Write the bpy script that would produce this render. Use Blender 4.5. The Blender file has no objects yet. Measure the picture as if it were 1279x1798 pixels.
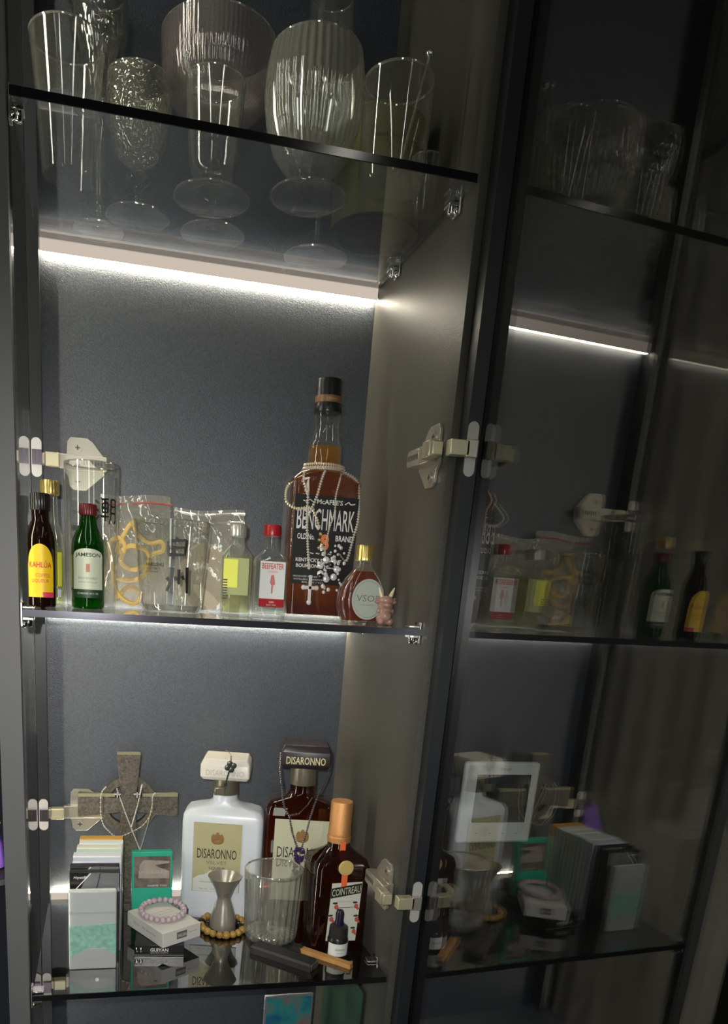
import bpy, math, random
from mathutils import Vector, Matrix
random.seed(7)
SC = bpy.context.scene
COL = SC.collection
PI = math.pi

# ------------------------------------------------------------------ camera
CAM = Vector((0.0939, -0.8943, 0.0374))
RM = Matrix(((0.9784, 0.2065, -0.0021), (-0.1986, 0.9434, 0.2657), (0.0569, -0.2596, 0.9640)))   # columns: right, forward, up
FPX, CX, CY = 1288.3, 453.4, 1387.3
cd = bpy.data.cameras.new('camera'); cam = bpy.data.objects.new('camera', cd); COL.objects.link(cam)
r_, f_, u_ = (RM.col[i].normalized() for i in range(3))
cam.matrix_world = Matrix(((r_.x, u_.x, -f_.x, CAM.x), (r_.y, u_.y, -f_.y, CAM.y), (r_.z, u_.z, -f_.z, CAM.z), (0, 0, 0, 1)))
cd.sensor_fit = 'HORIZONTAL'; cd.sensor_width = 36; cd.lens = 36 * FPX / 1279
cd.shift_x = (639.5 - CX) / 1279; cd.shift_y = (CY - 899) / 1279
cd.clip_start = 0.01
SC.camera = cam

def at(px, py, Y):
    """world point on the vertical plane y = Y seen at a photograph pixel (used to read measurements off the photo)"""
    d = RM @ Vector(((px - CX) / FPX, 1, -(py - CY) / FPX))
    return CAM + d * ((Y - CAM.y) / d.y)

# ------------------------------------------------------------------ render look, world, lights
SC.view_settings.view_transform = 'Standard'; SC.view_settings.look = 'None'
SC.view_settings.exposure = 0.0; SC.view_settings.gamma = 1.0
try: SC.view_settings.use_curve_mapping = False
except Exception: pass
cy = SC.cycles
cy.use_denoising = True
cy.max_bounces = 10; cy.diffuse_bounces = 3; cy.glossy_bounces = 5; cy.transmission_bounces = 8; cy.transparent_max_bounces = 48
cy.caustics_reflective = False; cy.caustics_refractive = False
cy.sample_clamp_indirect = 4.0
w = bpy.data.worlds.new('world'); SC.world = w; w.use_nodes = True
w.node_tree.nodes['Background'].inputs[0].default_value = (0.6, 0.65, 0.75, 1)
w.node_tree.nodes['Background'].inputs[1].default_value = 0.02
LED_FACE, LED_GLOW = 0.60, 52.0         # diffuser front / open light slots of the shelf lights
def light(name, kind, loc, energy, color, **k):
    l = bpy.data.lights.new(name, kind); l.energy = energy; l.color = color
    for a, b in k.items(): setattr(l, a, b)
    o = bpy.data.objects.new(name, l); o.location = loc; COL.objects.link(o); return o
fl = light('phone_flash', 'SPOT', (CAM.x - 0.035, CAM.y + 0.005, CAM.z + 0.03), 26.0, (1.0, 0.97, 0.93), shadow_soft_size=0.005, spot_size=math.radians(80), spot_blend=1.0)
fl.rotation_euler = (Vector((0.14, 0.22, -0.27)) - fl.location).to_track_quat('-Z', 'Y').to_euler()

# ------------------------------------------------------------------ materials
def _mat(name):
    m = bpy.data.materials.new(name); m.use_nodes = True; nt = m.node_tree; nt.nodes.clear()
    out = nt.nodes.new('ShaderNodeOutputMaterial'); return m, nt, out
def N(nt, t, **k):
    n = nt.nodes.new(t)
    for a, b in k.items():
        if a.startswith('i_'):
            n.inputs[a[2:].replace('_', ' ')].default_value = b
        else: setattr(n, a, b)
    return n
def c4(c): return (c[0], c[1], c[2], 1)
def pm(name, col, rough=0.5, metal=0.0, bump=0.0, bscale=300, vary=0.0, vscale=60, spec=0.5, trans=0.0, emis=None, es=0, coat=0.0, vor=False):
    m, nt, out = _mat(name)
    b = nt.nodes.new('ShaderNodeBsdfPrincipled'); nt.links.new(b.outputs[0], out.inputs[0])
    b.inputs['Base Color'].default_value = c4(col); b.inputs['Roughness'].default_value = rough
    b.inputs['Metallic'].default_value = metal; b.inputs['Specular IOR Level'].default_value = spec
    b.inputs['Coat Weight'].default_value = coat; b.inputs['Coat Roughness'].default_value = 0.08
    if trans: b.inputs['Transmission Weight'].default_value = trans
    if emis: b.inputs['Emission Color'].default_value = c4(emis); b.inputs['Emission Strength'].default_value = es
    tc = None
    if vary or bump: tc = nt.nodes.new('ShaderNodeTexCoord')
    if vary:
        nz = N(nt, 'ShaderNodeTexNoise'); nz.inputs['Scale'].default_value = vscale; nz.inputs['Detail'].default_value = 3
        nt.links.new(tc.outputs['Object'], nz.inputs['Vector'])
        mp = N(nt, 'ShaderNodeMapRange'); mp.inputs[1].default_value = 0.25; mp.inputs[2].default_value = 0.75; mp.inputs[3].default_value = 1 - vary; mp.inputs[4].default_value = 1 + vary
        nt.links.new(nz.outputs[0], mp.inputs[0])
        vm = N(nt, 'ShaderNodeVectorMath', operation='SCALE'); vm.inputs[0].default_value = col
        nt.links.new(mp.outputs[0], vm.inputs['Scale']); nt.links.new(vm.outputs[0], b.inputs['Base Color'])
    if bump:
        if vor: bz = N(nt, 'ShaderNodeTexVoronoi'); bz.inputs['Scale'].default_value = bscale
        else: bz = N(nt, 'ShaderNodeTexNoise'); bz.inputs['Scale'].default_value = bscale; bz.inputs['Detail'].default_value = 4
        nt.links.new(tc.outputs['Object'], bz.inputs['Vector'])
        bn = N(nt, 'ShaderNodeBump'); bn.inputs['Strength'].default_value = bump; bn.inputs['Distance'].default_value = 0.001
        nt.links.new(bz.outputs[0], bn.inputs['Height']); nt.links.new(bn.outputs[0], b.inputs['Normal'])
    return m
def glass(name, tint=(0.97, 0.98, 0.97), f0=0.05, rough=0.0, haze=0.0, hcol=(0.8, 0.8, 0.8), bump=0.0, bscale=100, vor=False, tl=0.0, tcol=(1, 1, 1), pw=5.0):
    """thin glass: tinted see-through, mirror-like towards grazing angles; haze = scattering film; tl = translucent liquid body"""
    m, nt, out = _mat(name)
    tr = N(nt, 'ShaderNodeBsdfTransparent'); tr.inputs[0].default_value = c4(tint)
    gl = N(nt, 'ShaderNodeBsdfGlossy'); gl.inputs['Roughness'].default_value = rough; gl.inputs[0].default_value = (1, 1, 1, 1)
    lw = N(nt, 'ShaderNodeLayerWeight'); lw.inputs['Blend'].default_value = 0.5
    p = N(nt, 'ShaderNodeMath', operation='POWER'); p.inputs[1].default_value = pw
    ma = N(nt, 'ShaderNodeMath', operation='MULTIPLY_ADD'); ma.inputs[1].default_value = 1 - f0; ma.inputs[2].default_value = f0
    nt.links.new(lw.outputs['Facing'], p.inputs[0]); nt.links.new(p.outputs[0], ma.inputs[0])
    body = tr
    if haze:
        d = N(nt, 'ShaderNodeBsdfDiffuse'); d.inputs[0].default_value = c4(hcol)
        mx = N(nt, 'ShaderNodeMixShader'); mx.inputs[0].default_value = haze
        nt.links.new(tr.outputs[0], mx.inputs[1]); nt.links.new(d.outputs[0], mx.inputs[2]); body = mx
    if tl:
        d = N(nt, 'ShaderNodeBsdfTranslucent'); d.inputs[0].default_value = c4(tcol)
        mx = N(nt, 'ShaderNodeMixShader'); mx.inputs[0].default_value = tl
        nt.links.new(body.outputs[0], mx.inputs[1]); nt.links.new(d.outputs[0], mx.inputs[2]); body = mx
    mix = N(nt, 'ShaderNodeMixShader')
    nt.links.new(ma.outputs[0], mix.inputs[0]); nt.links.new(body.outputs[0], mix.inputs[1]); nt.links.new(gl.outputs[0], mix.inputs[2])
    nt.links.new(mix.outputs[0], out.inputs[0])
    if bump:
        tc = N(nt, 'ShaderNodeTexCoord')
        if vor: bz = N(nt, 'ShaderNodeTexVoronoi')
        else: bz = N(nt, 'ShaderNodeTexNoise')
        bz.inputs['Scale'].default_value = bscale
        nt.links.new(tc.outputs['Object'], bz.inputs['Vector'])
        bn = N(nt, 'ShaderNodeBump'); bn.inputs['Strength'].default_value = bump; bn.inputs['Distance'].default_value = 0.002
        nt.links.new(bz.outputs[0], bn.inputs['Height'])
        for x in (gl, lw): nt.links.new(bn.outputs[0], x.inputs['Normal'])
    return m
def emit(name, col, s):
    m, nt, out = _mat(name); e = N(nt, 'ShaderNodeEmission'); e.inputs[0].default_value = c4(col); e.inputs[1].default_value = s
    nt.links.new(e.outputs[0], out.inputs[0]); return m

LAM = pm('dark_laminate', (0.033, 0.043, 0.060), 0.40, bump=0.6, bscale=700, vary=0.55, vscale=480, spec=1.0)
LAMW = pm('warm_lit_side_laminate', (0.094, 0.090, 0.078), 0.38, bump=0.3, bscale=500, vary=0.12, vscale=260)  # same laminate as the back; warm light is tinted into its colour
ALU = pm('black_anodised_frame', (0.030, 0.033, 0.038), 0.32, metal=0.3, spec=0.6)
POST = pm('grey_post', (0.125, 0.128, 0.130), 0.55, bump=0.1, bscale=300)
BLK = pm('gloss_black_edge', (0.006, 0.006, 0.008), 0.12)
CHROME = pm('chrome', (0.82, 0.81, 0.80), 0.10, metal=1.0)
STEEL = pm('polished_nickel', (0.50, 0.47, 0.40), 0.28, metal=0.6, bump=0.05, bscale=200)
STEELD = pm('nickel_slots', (0.14, 0.13, 0.12), 0.4, metal=0.6)
PILL = pm('satin_nickel_plate', (0.62, 0.60, 0.58), 0.45, metal=0.35)
SHELF = glass('smoked_shelf_glass', (0.90, 0.91, 0.92), 0.06, pw=3.1)
PANE = glass('tinted_door_glass', (0.88, 0.88, 0.87), 0.055, pw=3.4)
SIDEP = glass('tinted_side_glass', (0.80, 0.80, 0.78), 0.13, pw=4.0)
CLEAR = glass('clear_glass', (0.96, 0.97, 0.96), 0.07, haze=0.03, hcol=(0.8, 0.8, 0.7), pw=2.6)
RIBG = glass('ribbed_glass', (0.94, 0.95, 0.93), 0.10, haze=0.15, hcol=(0.8, 0.8, 0.7), pw=2.4)
PINKG = glass('fluted_coupe_glass', (0.95, 0.93, 0.93), 0.08, haze=0.08, hcol=(0.9, 0.78, 0.74), pw=2.6)
HAMM = glass('hammered_glass', (0.92, 0.93, 0.90), 0.10, haze=0.10, hcol=(0.8, 0.8, 0.65), bump=1.0, bscale=170, vor=True, pw=2.4)
CUTG = glass('cut_crystal', (0.88, 0.89, 0.86), 0.12, haze=0.03, bump=1.0, bscale=90, vor=True, pw=2.6)
MINIG = glass('clear_bottle_glass', (0.90, 0.92, 0.90), 0.06, haze=0.05, pw=3.0)
GREENG = glass('green_bottle_glass', (0.05, 0.28, 0.03), 0.05, haze=0.20, hcol=(0.005, 0.06, 0.005), tl=0.12, tcol=(0.1, 0.75, 0.05), pw=4.0)
BROWNG = glass('brown_bottle_glass', (0.10, 0.03, 0.015), 0.05, haze=0.4, hcol=(0.022, 0.008, 0.006), pw=4.0)
AMBER = glass('amber_liquor', (0.55, 0.24, 0.04), 0.05, haze=0.12, hcol=(0.05, 0.018, 0.004), tl=0.2, tcol=(0.95, 0.42, 0.05), pw=4.0)
AMBERN = glass('amber_glow_liquor', (0.80, 0.55, 0.12), 0.04, haze=0.12, hcol=(0.5, 0.30, 0.04), tl=0.3, tcol=(0.95, 0.6, 0.1), pw=4.0)  # lighter amber copy, light glowing through the liquor put into its colour
DAMBER = glass('dark_amaretto', (0.22, 0.07, 0.02), 0.05, haze=0.35, hcol=(0.02, 0.007, 0.004), tl=0.2, tcol=(0.7, 0.22, 0.02), pw=4.0)
COGN = glass('cognac_liquor', (0.72, 0.22, 0.02), 0.06, haze=0.22, hcol=(0.22, 0.045, 0.005), tl=0.4, tcol=(1.0, 0.32, 0.02), pw=4.0)
WATER = glass('clear_liquor', (0.93, 0.94, 0.90), 0.03, haze=0.03)
YWATER = glass('pale_yellow_liquor', (0.93, 0.94, 0.70), 0.03, haze=0.08, hcol=(0.8, 0.82, 0.35))
FILM = glass('bag_film', (0.94, 0.94, 0.92), 0.10, haze=0.20, hcol=(0.88, 0.85, 0.76), tl=0.08, tcol=(0.95, 0.9, 0.8), bump=1.0, bscale=45, pw=2.2)
ACRYL = glass('clear_acrylic', (0.95, 0.96, 0.96), 0.10, haze=0.02, pw=3)
WHITEB = pm('white_lacquer', (0.74, 0.78, 0.84), 0.3, spec=0.5)
CREAMC = pm('cream_cap', (0.78, 0.74, 0.66), 0.4)
BLACKP = pm('black_plastic', (0.010, 0.010, 0.012), 0.3)
BLACKM = pm('matt_black', (0.022, 0.021, 0.022), 0.5)
CARBON = pm('black_brown_lacquer_cap', (0.030, 0.022, 0.026), 0.35)
GOLD = pm('gold_metal', (0.80, 0.62, 0.22), 0.28, metal=0.9, bump=0.1, bscale=200)
GOLDC = pm('champagne_label', (0.50, 0.46, 0.26), 0.45, vary=0.06, vscale=30)
BRONZE = pm('bronze_collar', (0.30, 0.27, 0.20), 0.35, metal=0.7)
COPPER = pm('copper_cap', (0.72, 0.36, 0.14), 0.42, metal=0.7, bump=0.6, bscale=900)
SILVER = pm('silver_cap', (0.70, 0.70, 0.62), 0.3, metal=0.8)
SILVC = pm('silver_chain', (0.80, 0.73, 0.64), 0.3, metal=0.35)
BSILV = pm('bright_silver', (0.88, 0.87, 0.86), 0.22, metal=0.35)
DCHAIN = pm('dark_chain', (0.28, 0.27, 0.28), 0.3, metal=0.9)
REDC = pm('red_cap', (0.40, 0.015, 0.02), 0.3)
DRED = pm('dark_red_cap', (0.13, 0.007, 0.010), 0.35)
YEL = pm('yellow_paper', (0.92, 0.60, 0.01), 0.5)
YELG = pm('lemon_paper', (0.80, 0.82, 0.08), 0.5)
REDI = pm('red_ink', (0.62, 0.04, 0.02), 0.5)
PINKI = pm('pink_ink', (0.75, 0.05, 0.12), 0.5)
CREAM = pm('cream_paper', (0.62, 0.66, 0.50), 0.55)
IVORY = pm('ivory_label', (0.60, 0.60, 0.42), 0.5)
WPAPER = pm('white_paper', (0.78, 0.80, 0.78), 0.5)
GREYL = pm('silver_grey_label', (0.46, 0.50, 0.45), 0.5)
GREYLR = pm('grey_green_ring', (0.22, 0.30, 0.24), 0.5)
DGREEN = pm('dark_green_ink', (0.010, 0.045, 0.018), 0.5)
GREENI = pm('green_ink', (0.05, 0.35, 0.2), 0.5)
INK = pm('black_ink', (0.010, 0.010, 0.010), 0.5)
GREYI = pm('grey_ink', (0.20, 0.20, 0.20), 0.5)
WINK = pm('white_ink', (0.80, 0.79, 0.76), 0.5)
GOLDI = pm('gold_ink', (0.75, 0.66, 0.36), 0.4)
ORNG = pm('orange_ink', (0.85, 0.22, 0.05), 0.5)
ORIB = pm('orange_ribbon', (0.90, 0.17, 0.05), 0.4)
WAX = pm('gold_seal', (0.62, 0.45, 0.16), 0.4, bump=0.5, bscale=400)
BROWNI = pm('brown_ink', (0.30, 0.16, 0.05), 0.5)
TEAL = pm('teal_card', (0.02, 0.42, 0.27), 0.4)
PHOTO = pm('printed_photo', (0.16, 0.13, 0.11), 0.35, vary=0.75, vscale=45)
SKIN = pm('pale_photo_shape', (0.40, 0.33, 0.28), 0.4, vary=0.2, vscale=60)
MSILV = pm('brushed_silver', (0.92, 0.94, 0.94), 0.25, metal=0.0, bump=0.2, bscale=60)
MINT = pm('mint_foil', (0.50, 0.95, 0.80), 0.3, metal=0.0, vary=0.25, vscale=140)
MAUVE = pm('mauve_foil', (0.84, 0.82, 0.84), 0.3)
CARDA = [pm('white_card', (0.74, 0.78, 0.82), 0.4), pm('ivory_card', (0.74, 0.74, 0.64), 0.4), pm('pale_blue_card', (0.62, 0.68, 0.80), 0.4), pm('pale_mint_card', (0.60, 0.78, 0.72), 0.4)]
OCHRE = pm('ochre_card', (0.60, 0.33, 0.07), 0.45)
STONE = pm('carved_dark_bronze', (0.115, 0.100, 0.080), 0.5, metal=0.25, bump=1.0, bscale=420, vary=0.55, vscale=260)
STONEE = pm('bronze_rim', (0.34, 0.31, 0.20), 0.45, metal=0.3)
PINKB = pm('rose_quartz_bead', (0.62, 0.48, 0.54), 0.25, trans=0.15)
BROWNB = pm('honey_brown_bead', (0.42, 0.25, 0.06), 0.25, vary=0.35, vscale=60)
DBEAD = pm('dark_bead', (0.020, 0.016, 0.014), 0.2)
WOOD = pm('pale_wood', (0.52, 0.27, 0.09), 0.6, bump=0.5, bscale=200, vary=0.2, vscale=90)
DRAG = pm('pink_stone', (0.42, 0.24, 0.19), 0.3, vary=0.25, vscale=150, trans=0.1)
IVORYH = pm('ivory_horn', (0.72, 0.62, 0.38), 0.35)
PURP = pm('purple_crystal', (0.10, 0.06, 0.20), 0.15, metal=0.5)
OLIVE = pm('olive_tin', (0.22, 0.22, 0.075), 0.35, metal=0.4)
DOLIVE = pm('dark_tin_base', (0.020, 0.020, 0.014), 0.35)
YCORD = pm('yellow_cord', (0.95, 0.66, 0.22), 0.6)
BEIGE = pm('beige_card', (0.66, 0.56, 0.40), 0.6)
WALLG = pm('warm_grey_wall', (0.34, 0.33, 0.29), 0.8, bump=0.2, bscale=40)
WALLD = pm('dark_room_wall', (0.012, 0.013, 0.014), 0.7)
CEIL = pm('ceiling_paint', (0.10, 0.10, 0.095), 0.9)
FLOORM = pm('dark_wood_floor', (0.03, 0.024, 0.018), 0.4, vary=0.3, vscale=8)
CURT = pm('grey_curtain_cloth', (0.52, 0.50, 0.44), 0.8)
DEVW = pm('white_device_plastic', (0.80, 0.86, 0.88), 0.4)
DEVS = pm('dark_device_screen', (0.030, 0.040, 0.038), 0.15)
LAMPM = pm('lamp_white_metal', (0.7, 0.7, 0.7), 0.5)
HOLO_E = pm('silver_sleeve_edge', (0.45, 0.46, 0.48), 0.25, metal=0.7)
LEDF = emit('light_bar_diffuser', (1.0, 0.86, 0.72), LED_FACE)
LEDG = emit('light_bar_glow', (1.0, 0.90, 0.70), LED_GLOW)
CLAMP = emit('ceiling_lamp_diffuser', (1.0, 0.97, 0.85), 9.0)
TLAMP = emit('added_tube_glow', (1.0, 0.95, 0.80), 55.0)

# ------------------------------------------------------------------ mesh builder
class MB:
    def __init__(s): s.v = []; s.f = []
    def add(s, vs, fs, M=None):
        o = len(s.v)
        s.v += [tuple(M @ Vector(p)) if M else tuple(p) for p in vs]; s.f += [tuple(i + o for i in f) for f in fs]; return s
    def box(s, x0, x1, y0, y1, z0, z1, M=None):
        return s.add([(x0, y0, z0), (x1, y0, z0), (x1, y1, z0), (x0, y1, z0), (x0, y0, z1), (x1, y0, z1), (x1, y1, z1), (x0, y1, z1)],
                     [(0, 3, 2, 1), (4, 5, 6, 7), (0, 1, 5, 4), (1, 2, 6, 5), (2, 3, 7, 6), (3, 0, 4, 7)], M)
    def lathe(s, prof, n=48, c=(0, 0, 0), rib=0, amp=0.0, rr=None, M=None, sharp=False):
        vs = []; fs = []; m = len(prof)
        for i in range(n):
            t = 2 * PI * i / n
            for (r, z) in prof:
                k = 1.0
                if rib and (rr is None or rr[0] <= z <= rr[1]):
                    q = math.cos(rib * t); k = 1 + amp * (abs(q) if sharp else q)
                vs.append((c[0] + r * k * math.cos(t), c[1] + r * k * math.sin(t), c[2] + z))
        for i in range(n):
            j = (i + 1) % n
            for a in range(m - 1): fs.append((i * m + a, j * m + a, j * m + a + 1, i * m + a + 1))
        return s.add(vs, fs, M)
    def tube(s, pts, r, n=8, closed=False, cap=True):
        pts = [Vector(p) for p in pts]; L = len(pts); vs = []; fs = []; prev = None
        for i, p in enumerate(pts):
            a = pts[(i - 1) % L] if (closed or i) else p; b = pts[(i + 1) % L] if (closed or i < L - 1) else p
            t = (b - a).normalized()
            if prev is None: x = t.orthogonal().normalized()
            else: x = (prev - t * prev.dot(t)).normalized()
            prev = x; y = t.cross(x); ri = r[i] if isinstance(r, (list, tuple)) else r
            for k in range(n):
                an = 2 * PI * k / n; vs.append(p + x * (ri * math.cos(an)) + y * (ri * math.sin(an)))
        for i in range(L if closed else L - 1):
            j = (i + 1) % L
            for k in range(n): fs.append((i * n + k, i * n + (k + 1) % n, j * n + (k + 1) % n, j * n + k))
        if cap and not closed: fs += [tuple(range(n - 1, -1, -1)), tuple((L - 1) * n + k for k in range(n))]
        return s.add(vs, fs)
    def prism(s, poly, y0, y1, M=None):
        n = len(poly); vs = [(x, y0, z) for x, z in poly] + [(x, y1, z) for x, z in poly]
        fs = [tuple(range(n)), tuple(range(2 * n - 1, n - 1, -1))] + [(i, i + n, (i + 1) % n + n, (i + 1) % n) for i in range(n)]
        return s.add(vs, fs, M)
    def loft(s, secs, n=6, cap=True):
        """secs: (z, half_x, half_y, corner_radius[, cx, cy]) rounded rectangles"""
        vs = []; fs = []; k = 4 * (n + 1)
        for q in secs:
            z, hx, hy, r = q[:4]; ox, oy = (q[4], q[5]) if len(q) > 4 else (0, 0); r = min(r, hx, hy)
            for c, (sx, sy) in enumerate(((1, 1), (-1, 1), (-1, -1), (1, -1))):
                for i in range(n + 1):
                    a = (c + i / n) * PI / 2; vs.append((ox + sx * (hx - r) + r * math.cos(a), oy + sy * (hy - r) + r * math.sin(a), z))
        for j in range(len(secs) - 1):
            for i in range(k): fs.append((j * k + i, j * k + (i + 1) % k, (j + 1) * k + (i + 1) % k, (j + 1) * k + i))
        if cap: fs += [tuple(range(k - 1, -1, -1)), tuple((len(secs) - 1) * k + i for i in range(k))]
        return s.add(vs, fs)
    def ball(s, c, r, nu=12, nv=8, sc=(1, 1, 1), M=None):
        vs = []; fs = []
        for j in range(nv + 1):
            a = -PI / 2 + PI * j / nv
            for i in range(nu):
                t = 2 * PI * i / nu
                vs.append((c[0] + sc[0] * r * math.cos(a) * math.cos(t), c[1] + sc[1] * r * math.cos(a) * math.sin(t), c[2] + sc[2] * r * math.sin(a)))
        for j in range(nv):
            for i in range(nu): fs.append((j * nu + i, j * nu + (i + 1) % nu, (j + 1) * nu + (i + 1) % nu, (j + 1) * nu + i))
        return s.add(vs, fs, M)
    def arc(s, R, z0, z1, a0, a1, n=20, top=None):
        """curved label sheet wrapped round a bottle, facing -y; top(u) gives the upper outline"""
        vs = []; fs = []
        for i in range(n + 1):
            a = a0 + (a1 - a0) * i / n; zt = z1 if top is None else top(i / n)
            for z in (z0, zt):
                for rr in (R, R - 0.0006): vs.append((rr * math.sin(a), -rr * math.cos(a), z))
        for i in range(n):
            o = i * 4; q = o + 4
            fs += [(o, q, q + 2, o + 2), (o + 1, o + 3, q + 3, q + 1), (o + 2, q + 2, q + 3, o + 3), (o, o + 1, q + 1, q)]
        return s.add(vs, fs)
    def chain(s, pts, r=0.0011, step=0.0034, k_=1.6):
        r *= k_
        """small alternating links along a path"""
        pts = [Vector(p) for p in pts]; d = [0]
        for a, b in zip(pts, pts[1:]): d.append(d[-1] + (b - a).length)
        n = max(2, int(d[-1] / step)); k = 0
        for i in range(n):
            q = (i + 0.5) * d[-1] / n
            while k < len(pts) - 2 and d[k + 1] < q: k += 1
            u = (q - d[k]) / max(1e-9, d[k + 1] - d[k]); p = pts[k].lerp(pts[k + 1], u); t = (pts[k + 1] - pts[k]).normalized()
            x = t.orthogonal().normalized(); y = t.cross(x)
            if i % 2: x, y = y, x
            h = d[-1] / n * 0.62
            c, e = (x + y).normalized() * r, (x - y).normalized() * r * 0.55
            vs = [p - t * h, p + c, p + e, p - c, p - e, p + t * h]
            s.add(vs, [(0, 2, 1), (0, 3, 2), (0, 4, 3), (0, 1, 4), (5, 1, 2), (5, 2, 3), (5, 3, 4), (5, 4, 1)])
        return s
    def shift(s, d): s.v = [(a + d[0], b + d[1], c + d[2]) for a, b, c in s.v]; return s
    def mesh(s, name, smooth=True, ang=0.6):
        me = bpy.data.meshes.new(name); me.from_pydata(s.v, [], s.f); me.validate(); me.update()
        if smooth:
            for p in me.polygons: p.use_smooth = True
            try: me.set_sharp_from_angle(angle=ang)
            except Exception: pass
        return me
def spline(pts, n=8):
    pts = [Vector(p) for p in pts]; out = []
    P = [pts[0]] + pts + [pts[-1]]
    for i in range(1, len(P) - 2):
        a, b, c, d = P[i - 1:i + 3]
        for k in range(n):
            t = k / n
            out.append(0.5 * ((2 * b) + (c - a) * t + (2 * a - 5 * b + 4 * c - d) * t * t + (3 * b - a - 3 * c + d) * t ** 3))
    out.append(pts[-1]); return out

def obj(name, mb, mat, parent=None, loc=(0, 0, 0), rot=(0, 0, 0), bev=0, smooth=True, ang=0.6):
    me = mb.mesh(name, smooth, ang) if isinstance(mb, MB) else mb
    if mat: me.materials.clear(); me.materials.append(mat)
    o = bpy.data.objects.new(name, me); COL.objects.link(o); o.location = loc; o.rotation_euler = rot
    if parent: o.parent = parent
    if bev:
        b = o.modifiers.new('bevel', 'BEVEL'); b.width = bev; b.segments = 2; b.limit_method = 'ANGLE'
    return o
def tag(o, label, cat, group=None):
    o['label'] = label; o['category'] = cat
    if group: o['group'] = group
    return o
def thing(name, label, cat, loc=(0, 0, 0), rz=0, group=None):
    o = bpy.data.objects.new(name, None); COL.objects.link(o); o.empty_display_size = 0.02
    o.location = loc; o.rotation_euler = (0, 0, rz); return tag(o, label, cat, group)
def struct(name, mb, mat, **k):
    o = obj(name, mb, mat, **k); o['kind'] = 'structure'; return o
def text(s, w, h, mat, parent, x=0, y=0, z=0, R=None, name='lettering', shear=0, bold=0.0, rz=0, slope=0, M=None):
    """lettering facing -y, centred on (x, z), scaled to w x h; wrapped on radius R when given"""
    cu = bpy.data.curves.new('txt', 'FONT'); cu.body = s; cu.align_x = 'CENTER'; cu.size = 1; cu.extrude = 0.0; cu.offset = bold; cu.shear = shear; cu.resolution_u = 2
    to = bpy.data.objects.new('txt', cu); COL.objects.link(to)
    dg = bpy.context.evaluated_depsgraph_get(); dg.update()
    me = bpy.data.meshes.new_from_object(to.evaluated_get(dg)); bpy.data.objects.remove(to)
    xs = [v.co.x for v in me.vertices]; ys = [v.co.y for v in me.vertices]
    if not xs: return None
    cx_, cy_, sx, sy = (max(xs) + min(xs)) / 2, (max(ys) + min(ys)) / 2, w / (max(xs) - min(xs)), h / (max(ys) - min(ys))
    for v in me.vertices:
        a = (v.co.x - cx_) * sx + x; b = (v.co.y - cy_) * sy + z + slope * (v.co.x - cx_) * sx
        if R: v.co = (R * math.sin(a / R), -R * math.cos(a / R), b)
        else: v.co = (a, y, b)
        if M: v.co = M @ v.co
    return obj(name, me, mat, parent, smooth=False)
def strokes(lines, w, mat, parent, x, y, z, s, name='lettering', R=None):
    """brush characters from strokes on a unit box"""
    mb = MB()
    for ln in lines:
        for (a, b), (c, d) in zip(ln, ln[1:]):
            dx, dz = c - a, d - b; L = math.hypot(dx, dz) or 1; nx, nz = -dz / L * w, dx / L * w
            q = [(a + nx, b + nz), (c + nx * .7, d + nz * .7), (c - nx * .7, d - nz * .7), (a - nx, b - nz)]
            vs = []
            for (p, r) in q:
                X, Z = x + p * s, z + r * s
                vs.append((R * math.sin(X / R), -R * math.cos(X / R), Z) if R else (X, y, Z))
            mb.add(vs, [(0, 1, 2, 3)])
    return obj(name, mb, mat, parent, smooth=False)

# ------------------------------------------------------------------ dimensions
W, D = 0.5, 0.3273                      # inner width, depth
Z1, Z0, Z3 = 0.4915, 0.0, -0.4935       # shelf mid heights
T = 0.004                               # half a shelf's thickness
ZB, ZT = -0.80, 0.97                    # cabinet floor and top
FLOOR = -1.30; CEILZ = 1.10

# ------------------------------------------------------------------ room
struct('floor', MB().box(-2.2, 2.6, -3.2, 1.2, FLOOR - 0.05, FLOOR), FLOORM)
struct('ceiling', MB().box(-2.2, 2.6, -3.2, 1.2, CEILZ, CEILZ + 0.05), CEIL)
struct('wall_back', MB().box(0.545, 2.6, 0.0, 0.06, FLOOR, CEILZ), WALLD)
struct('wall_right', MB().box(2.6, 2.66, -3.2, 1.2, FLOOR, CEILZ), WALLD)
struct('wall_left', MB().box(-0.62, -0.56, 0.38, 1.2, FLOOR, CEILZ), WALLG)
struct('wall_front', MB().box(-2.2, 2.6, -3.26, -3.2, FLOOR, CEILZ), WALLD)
wf = struct('added_light_panel_1', MB().box(-0.62, -0.30, -3.2, -3.17, -0.9, 0.95), emit('added_panel_glow', (0.85, 0.92, 0.80), 5.0))  # added light source behind the camera, put in for streaks on the glasses
obj('added_panel_frame', MB().box(-0.66, -0.62, -3.2, -3.15, -0.94, 0.99).box(-0.30, -0.26, -3.2, -3.15, -0.94, 0.99).box(-0.62, -0.30, -3.2, -3.15, 0.95, 0.99).box(-0.62, -0.30, -3.2, -3.15, -0.94, -0.90), WALLD, wf)
# long linear ceiling lamps of the room
for x, y0, y1, lb in ((-0.42, -2.7, -0.75, 'long linear ceiling lamp left of the cabinet front'), (0.66, -2.7, -0.80, 'long linear ceiling lamp right of the cabinet front')):
    cl = thing('ceiling_lamp', lb, 'lamp', (x, (y0 + y1) / 2, CEILZ), 0, 'linear ceiling lamps')
    h = (y1 - y0) / 2
    obj('lamp_housing', MB().box(-0.035, 0.035, -h, h, -0.03, -0.0005), LAMPM, cl)
    obj('diffuser', MB().box(-0.028, 0.028, -h + 0.01, h - 0.01, -0.034, -0.0302), CLAMP, cl)
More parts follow.
